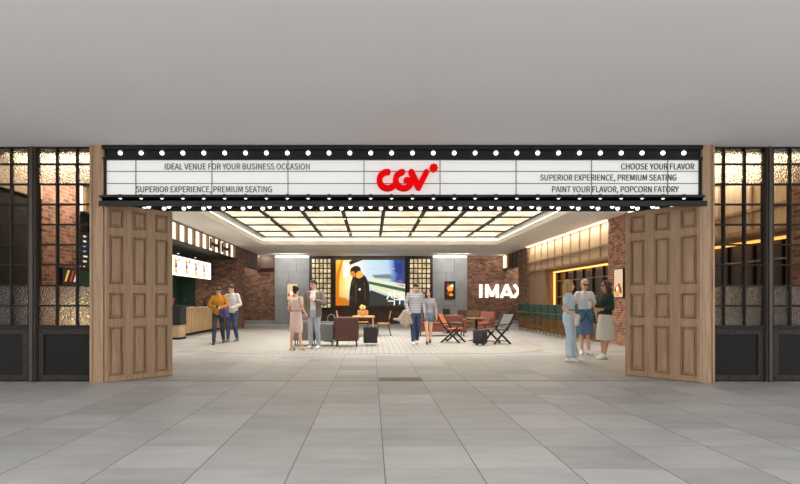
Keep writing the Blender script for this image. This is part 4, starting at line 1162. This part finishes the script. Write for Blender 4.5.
# 1 man in the mustard sweater
p=Person('person in mustard sweater and dark trousers walking with head bent over a phone',(-4.55,17.55,0),math.radians(8),1.72,False,skin_l,
  dict(eA=(-.27,-.02,1.16),wA=(-.085,-.23,1.115),eB=(.27,-.02,1.16),wB=(.095,-.23,1.10)),
  dict(kA=(-.10,-.20,.52),fA=(-.11,-.26,.085),kB=(.10,.06,.50),fB=(.12,.27,.115)),(0,34),tipA=(.5,-.8,.1),tipB=(-.5,-.8,.1))
p.shirt(mustard,.86); p.trousers(darkdenim); p.shoes(darkshoe); p.hair(hair_black)
m=MB(); m.box(-.036,.036,-.012,.0,-.07,.07,0,Matrix.Translation((0,-.335,1.135))@Matrix.Rotation(math.radians(-50),4,'X')); held('phone','dark phone held in both hands by the man in mustard','phone',m,blackfab,p)
m=MB(); 
m.loft([(.22,-.14,.80,.05,.07),(.215,-.14,.9,.07,.1),(.2,-.15,1.02,.085,.11),(.19,-.15,1.10,.08,.10)],16); m.caps((.12,-.16,.86),(.26,-.08,1.08),.06,.07); m.caps((.08,-.17,.98),(.2,-.16,1.06),.06,.06); m.caps((.3,-.1,.82),(.26,-.1,1.0),.05,.06)
held('jacket','violet jacket hanging over the forearm of the man in mustard','jacket',m,violet,p,.012)
# 2 man in the white shirt
p=Person('person in white shirt and blue jeans strolling beside the mustard sweater',(-4.38,18.55,0),math.radians(-12),1.80,False,skin_l,
  dict(eA=(-.26,.0,1.14),wA=(-.10,-.23,1.04),eB=(.27,.0,1.14),wB=(.11,-.22,1.03)),
  dict(kA=(-.09,-.10,.50),fA=(-.09,-.10,.085),kB=(.09,-.04,.50),fB=(.10,.14,.09)),(-18,26),tipA=(.6,-.7,.0),tipB=(-.6,-.7,.0))
p.shirt(white_c,.84); p.trousers(denim); p.shoes(mat('grey_shoe',(110,108,106),.6)); p.hair(hair_brown)
m=MB(); m.box(-.036,.036,-.012,.0,-.07,.07,0,Matrix.Translation((0,-.325,1.055))@Matrix.Rotation(math.radians(-55),4,'X')); held('phone','dark phone held at the waist of the man in the white shirt','phone',m,blackfab,p)
# 3 woman in pink
p=Person('person with dark bun and belted pale pink dress, seen from behind',(-1.93,15.1,0.007),math.radians(152),1.66,True,skin_l,
  dict(eA=(-.215,.02,1.15),wA=(-.20,-.16,1.0),eB=(.21,.05,1.15),wB=(.20,-.08,.95)),
  dict(kA=(-.10,-.04,.50),fA=(-.13,-.05,.105),kB=(.085,.05,.50),fB=(.08,.10,.105)),(8,-4))
def f(mb):
    p.torso(mb,.014,.80,1.44)
    for q in 'AB': p.arm(mb,q,.02,.24)
    mb.loft([(0,0,.50,.185,.145),(0,0,.62,.19,.15),(0,0,.82,.185,.14),(0,0,.95,.172,.125),(0,0,1.08,.14,.108)],24)
p.cloth('dress',pinkdress,f); mb=MB(); mb.loft([(0,0,1.065,.146,.114),(0,0,1.10,.146,.114)],26); mb.build('belt',mat('dress_belt',(176,146,136),.7),p.o)
p.shoes(beigeshoe,.006); p.hair(hair_black,'bun')
# 4 man in the grey jacket
p=Person('person in open grey jacket over white shirt, facing the pale pink dress',(-1.53,15.75,0.007),math.radians(-12),1.84,False,skin_l,
  dict(eA=(-.26,.05,1.14),wA=(-.24,-.08,.90),eB=(.27,-.02,1.15),wB=(.10,-.21,1.22)),
  dict(kA=(-.09,-.03,.50),fA=(-.10,.0,.085),kB=(.09,-.03,.50),fB=(.11,.03,.085)),(-22,12),tipB=(-.6,-.3,.6))
p.shirt(white_c,.90,.012,.2,.01,'shirt')
def f(mb):
    for q in 'AB': p.arm(mb,q,.022,.97)
    for q in (-1,1):
        mb.loft([(q*.095,.012,.80,.095,.128),(q*.095,.012,.98,.09,.125),(q*.10,.012,1.15,.088,.128),(q*.10,.008,1.30,.098,.138),(q*.095,.012,1.40,.095,.118),(q*.085,.02,1.455,.065,.085)],18)
    mb.loft([(0,.055,.80,.17,.09),(0,.05,1.1,.165,.085),(0,.05,1.3,.18,.095),(0,.045,1.44,.14,.07)],20)
p.cloth('jacket',greyjacket,f); p.trousers(palegrey); p.shoes(whiteshoe); p.hair(hair_black)
# 5 man in checks
p=Person('person in grey checked sweater and dark jeans looking down, coat over one arm',(1.27,17.25,0.007),math.radians(6),1.82,False,skin_l,
  dict(eA=(-.26,.02,1.15),wA=(-.22,-.14,.93),eB=(.24,.05,1.13),wB=(.27,-.03,.89)),
  dict(kA=(-.075,-.12,.50),fA=(-.07,-.12,.085),kB=(.085,.0,.50),fB=(.085,.14,.10)),(12,34))
p.shirt(checked,.86,.019); p.trousers(mat('indigo_denim',(48,60,96),.85,var=.14,scale=20)); p.shoes(whiteshoe); p.hair(hair_black)
m=MB(); m.caps((-.30,-.14,.92),(-.20,-.18,.86),.07,.08); m.caps((-.24,-.16,.9),(-.27,-.12,.56),.085,.09); m.caps((-.30,-.12,.92),(-.46,-.10,.70),.07,.055); m.caps((-.46,-.10,.70),(-.60,-.08,.72),.05,.03); m.caps((-.22,-.18,.86),(-.15,-.16,.62),.06,.06); m.caps((-.36,-.12,.82),(-.40,-.12,.60),.06,.05)
held('coat','pale khaki coat draped over the arm of the man in checks','coat',m,khaki,p,.013)
# 6 long haired woman
p=Person('person with long dark hair, grey sweater and denim shorts',(1.69,17.45,0.007),math.radians(-4),1.62,True,skin_l,
  dict(eA=(-.22,.04,1.14),wA=(-.25,-.03,.90),eB=(.23,.03,1.14),wB=(.25,-.05,.90)),
  dict(kA=(-.07,-.10,.50),fA=(-.05,-.10,.085),kB=(.07,.04,.50),fB=(.05,.16,.12)),(-8,4))
p.shirt(greyknit,.92,.02,.97)
def f(mb):
    p.torso(mb,.016,.80,1.0)
    for q in 'AB': p.leg(mb,q,.022,.17)
p.cloth('shorts',mat('pale_shorts',(106,124,148),.85,var=.15,scale=20),f); p.shoes(blackshoe); p.hair(hair_black,'long')
# 7 woman in the pale blue jumpsuit
G=None
p=Person('person in pale blue jumpsuit with long blond hair near the right door',(4.2,12.55,0),math.radians(62),1.74,True,skin_l,
  dict(eA=(-.21,.07,1.13),wA=(-.19,-.13,.98),eB=(.21,.06,1.14),wB=(.20,-.08,.93)),
  dict(kA=(-.085,-.04,.50),fA=(-.10,-.02,.085),kB=(.085,-.06,.50),fB=(.10,-.12,.085)),(10,-2))
def f(mb):
    p.torso(mb,.018,.80,1.44)
    for q in 'AB': p.arm(mb,q,.02,.24); p.leg(mb,q,.026,.93,.02)
p.cloth('jumpsuit',paleblue,f); mb=MB(); mb.loft([(0,0,1.085,.148,.118),(0,0,1.12,.148,.118)],26); mb.build('belt',mat('pale_belt',(128,152,180),.7),p.o)
p.shoes(whiteshoe,.012); p.hair(hair_blond,'long')
m=MB(); m.loft([(-.2,-.2,.78,.13,.03),(-.2,-.2,.82,.15,.042),(-.2,-.2,.93,.13,.038),(-.2,-.2,.96,.10,.02)],18); m.caps((-.22,-.2,.95),(-.19,-.17,.99),.012,.012); held('handbag','white handbag carried by the woman in the pale blue jumpsuit','handbag',m,whiteshoe,p,.01)
# 8 woman in the middle
p=Person('person in white shirt and blue denim skirt with teal jacket around the waist',(5.12,14.2,0),math.radians(0),1.80,True,skin_l,
  dict(eA=(-.25,.03,1.15),wA=(-.26,-.06,.91),eB=(.25,.03,1.15),wB=(.25,-.08,.91)),
  dict(kA=(-.085,-.04,.50),fA=(-.085,-.08,.085),kB=(.085,-.02,.50),fB=(.10,-.02,.085),tA=(-.45,-1),tB=(.1,-1)),(0,6))
p.shirt(mat('striped_white',(208,210,220),.85,var=.05,scale=40,stretch=(1,1,.05)),.96,.018,.36,.03)
p.skirt(midblue,1.02,.47,(.165,.12),(.22,.165)); p.shoes(whiteshoe,.012); p.hair(hair_ash,'crop'); p.glasses()
def f(mb):
    mb.loft([(0,0,.985,.176,.136),(0,0,1.06,.168,.128)],24); mb.caps((0,-.14,1.03),(-.13,-.16,.80),.028,.045); mb.caps((0,-.14,1.03),(.12,-.16,.79),.028,.045); mb.ell((0,-.15,1.02),(.05,.04,.045))
    mb.caps((-.15,.0,1.0),(-.17,-.06,.86),.05,.04); mb.caps((.15,.0,1.0),(.17,-.06,.86),.05,.04)
p.cloth('tied_jacket',tealcloth,f)
m=MB(); m.ell((-.25,-.19,.87),(.095,.04,.085)); m.caps((-.26,-.15,.95),(-.26,-.10,.90),.012,.012); held('clutch_bag','small round white bag held by the woman in sunglasses with the denim skirt','bag',m,whiteshoe,p,.01)
# 9 woman in dark green
p=Person('person in dark green top and pale skirt with wavy dark hair',(5.2,13.1,0),math.radians(-70),1.74,True,skin_m,
  dict(eA=(-.20,.0,1.15),wA=(-.15,-.23,1.17),eB=(.20,.0,1.14),wB=(.12,-.25,1.10)),
  dict(kA=(-.08,-.03,.50),fA=(-.09,.0,.085),kB=(.08,-.05,.50),fB=(.09,-.12,.085)),(-6,2),tipA=(.2,-.9,.2),tipB=(-.2,-.95,.1))
p.shirt(darkgreen,.94,.018,.80,.02); p.skirt(paleskirt,1.0,.42,(.165,.125),(.215,.19)); p.shoes(whiteshoe,.012); p.hair(hair_brown,'wavy'); p.glasses()
cp=MB(); cp.loft([(-.10,-.34,1.14,.032,.032),(-.10,-.34,1.27,.042,.042)],18); cp.loft([(-.10,-.34,1.27,.046,.046),(-.10,-.34,1.285,.046,.046)],18)
held('paper_cup','white paper cup held by the woman in the dark green top','cup',cp,white_c,p)
#PEOPLE_END


# ------------------------------------------------------------------ light, camera
W_=bpy.data.worlds.new('mall_daylight'); SC.world=W_; W_.use_nodes=True
bg=W_.node_tree.nodes['Background']; bg.inputs[0].default_value=(1.0,.995,.985,1); bg.inputs[1].default_value=2.2
cam=bpy.data.cameras.new('camera'); co=bpy.data.objects.new('camera',cam); C.objects.link(co)
co.location=(0,0,H); co.rotation_euler=(PI/2,0,0)
cam.sensor_width=36; cam.lens=F/800*36; cam.shift_x=(400-VX)/800; cam.shift_y=-(242-VY)/800
SC.camera=co
vs=SC.view_settings; vs.view_transform='Standard'; vs.look='None'; vs.exposure=.42; vs.gamma=1; vs.use_curve_mapping=False
SC.cycles.use_denoising=True; SC.cycles.caustics_refractive=False; SC.cycles.caustics_reflective=False
SC.cycles.max_bounces=8; SC.cycles.transparent_max_bounces=12; SC.cycles.sample_clamp_indirect=6
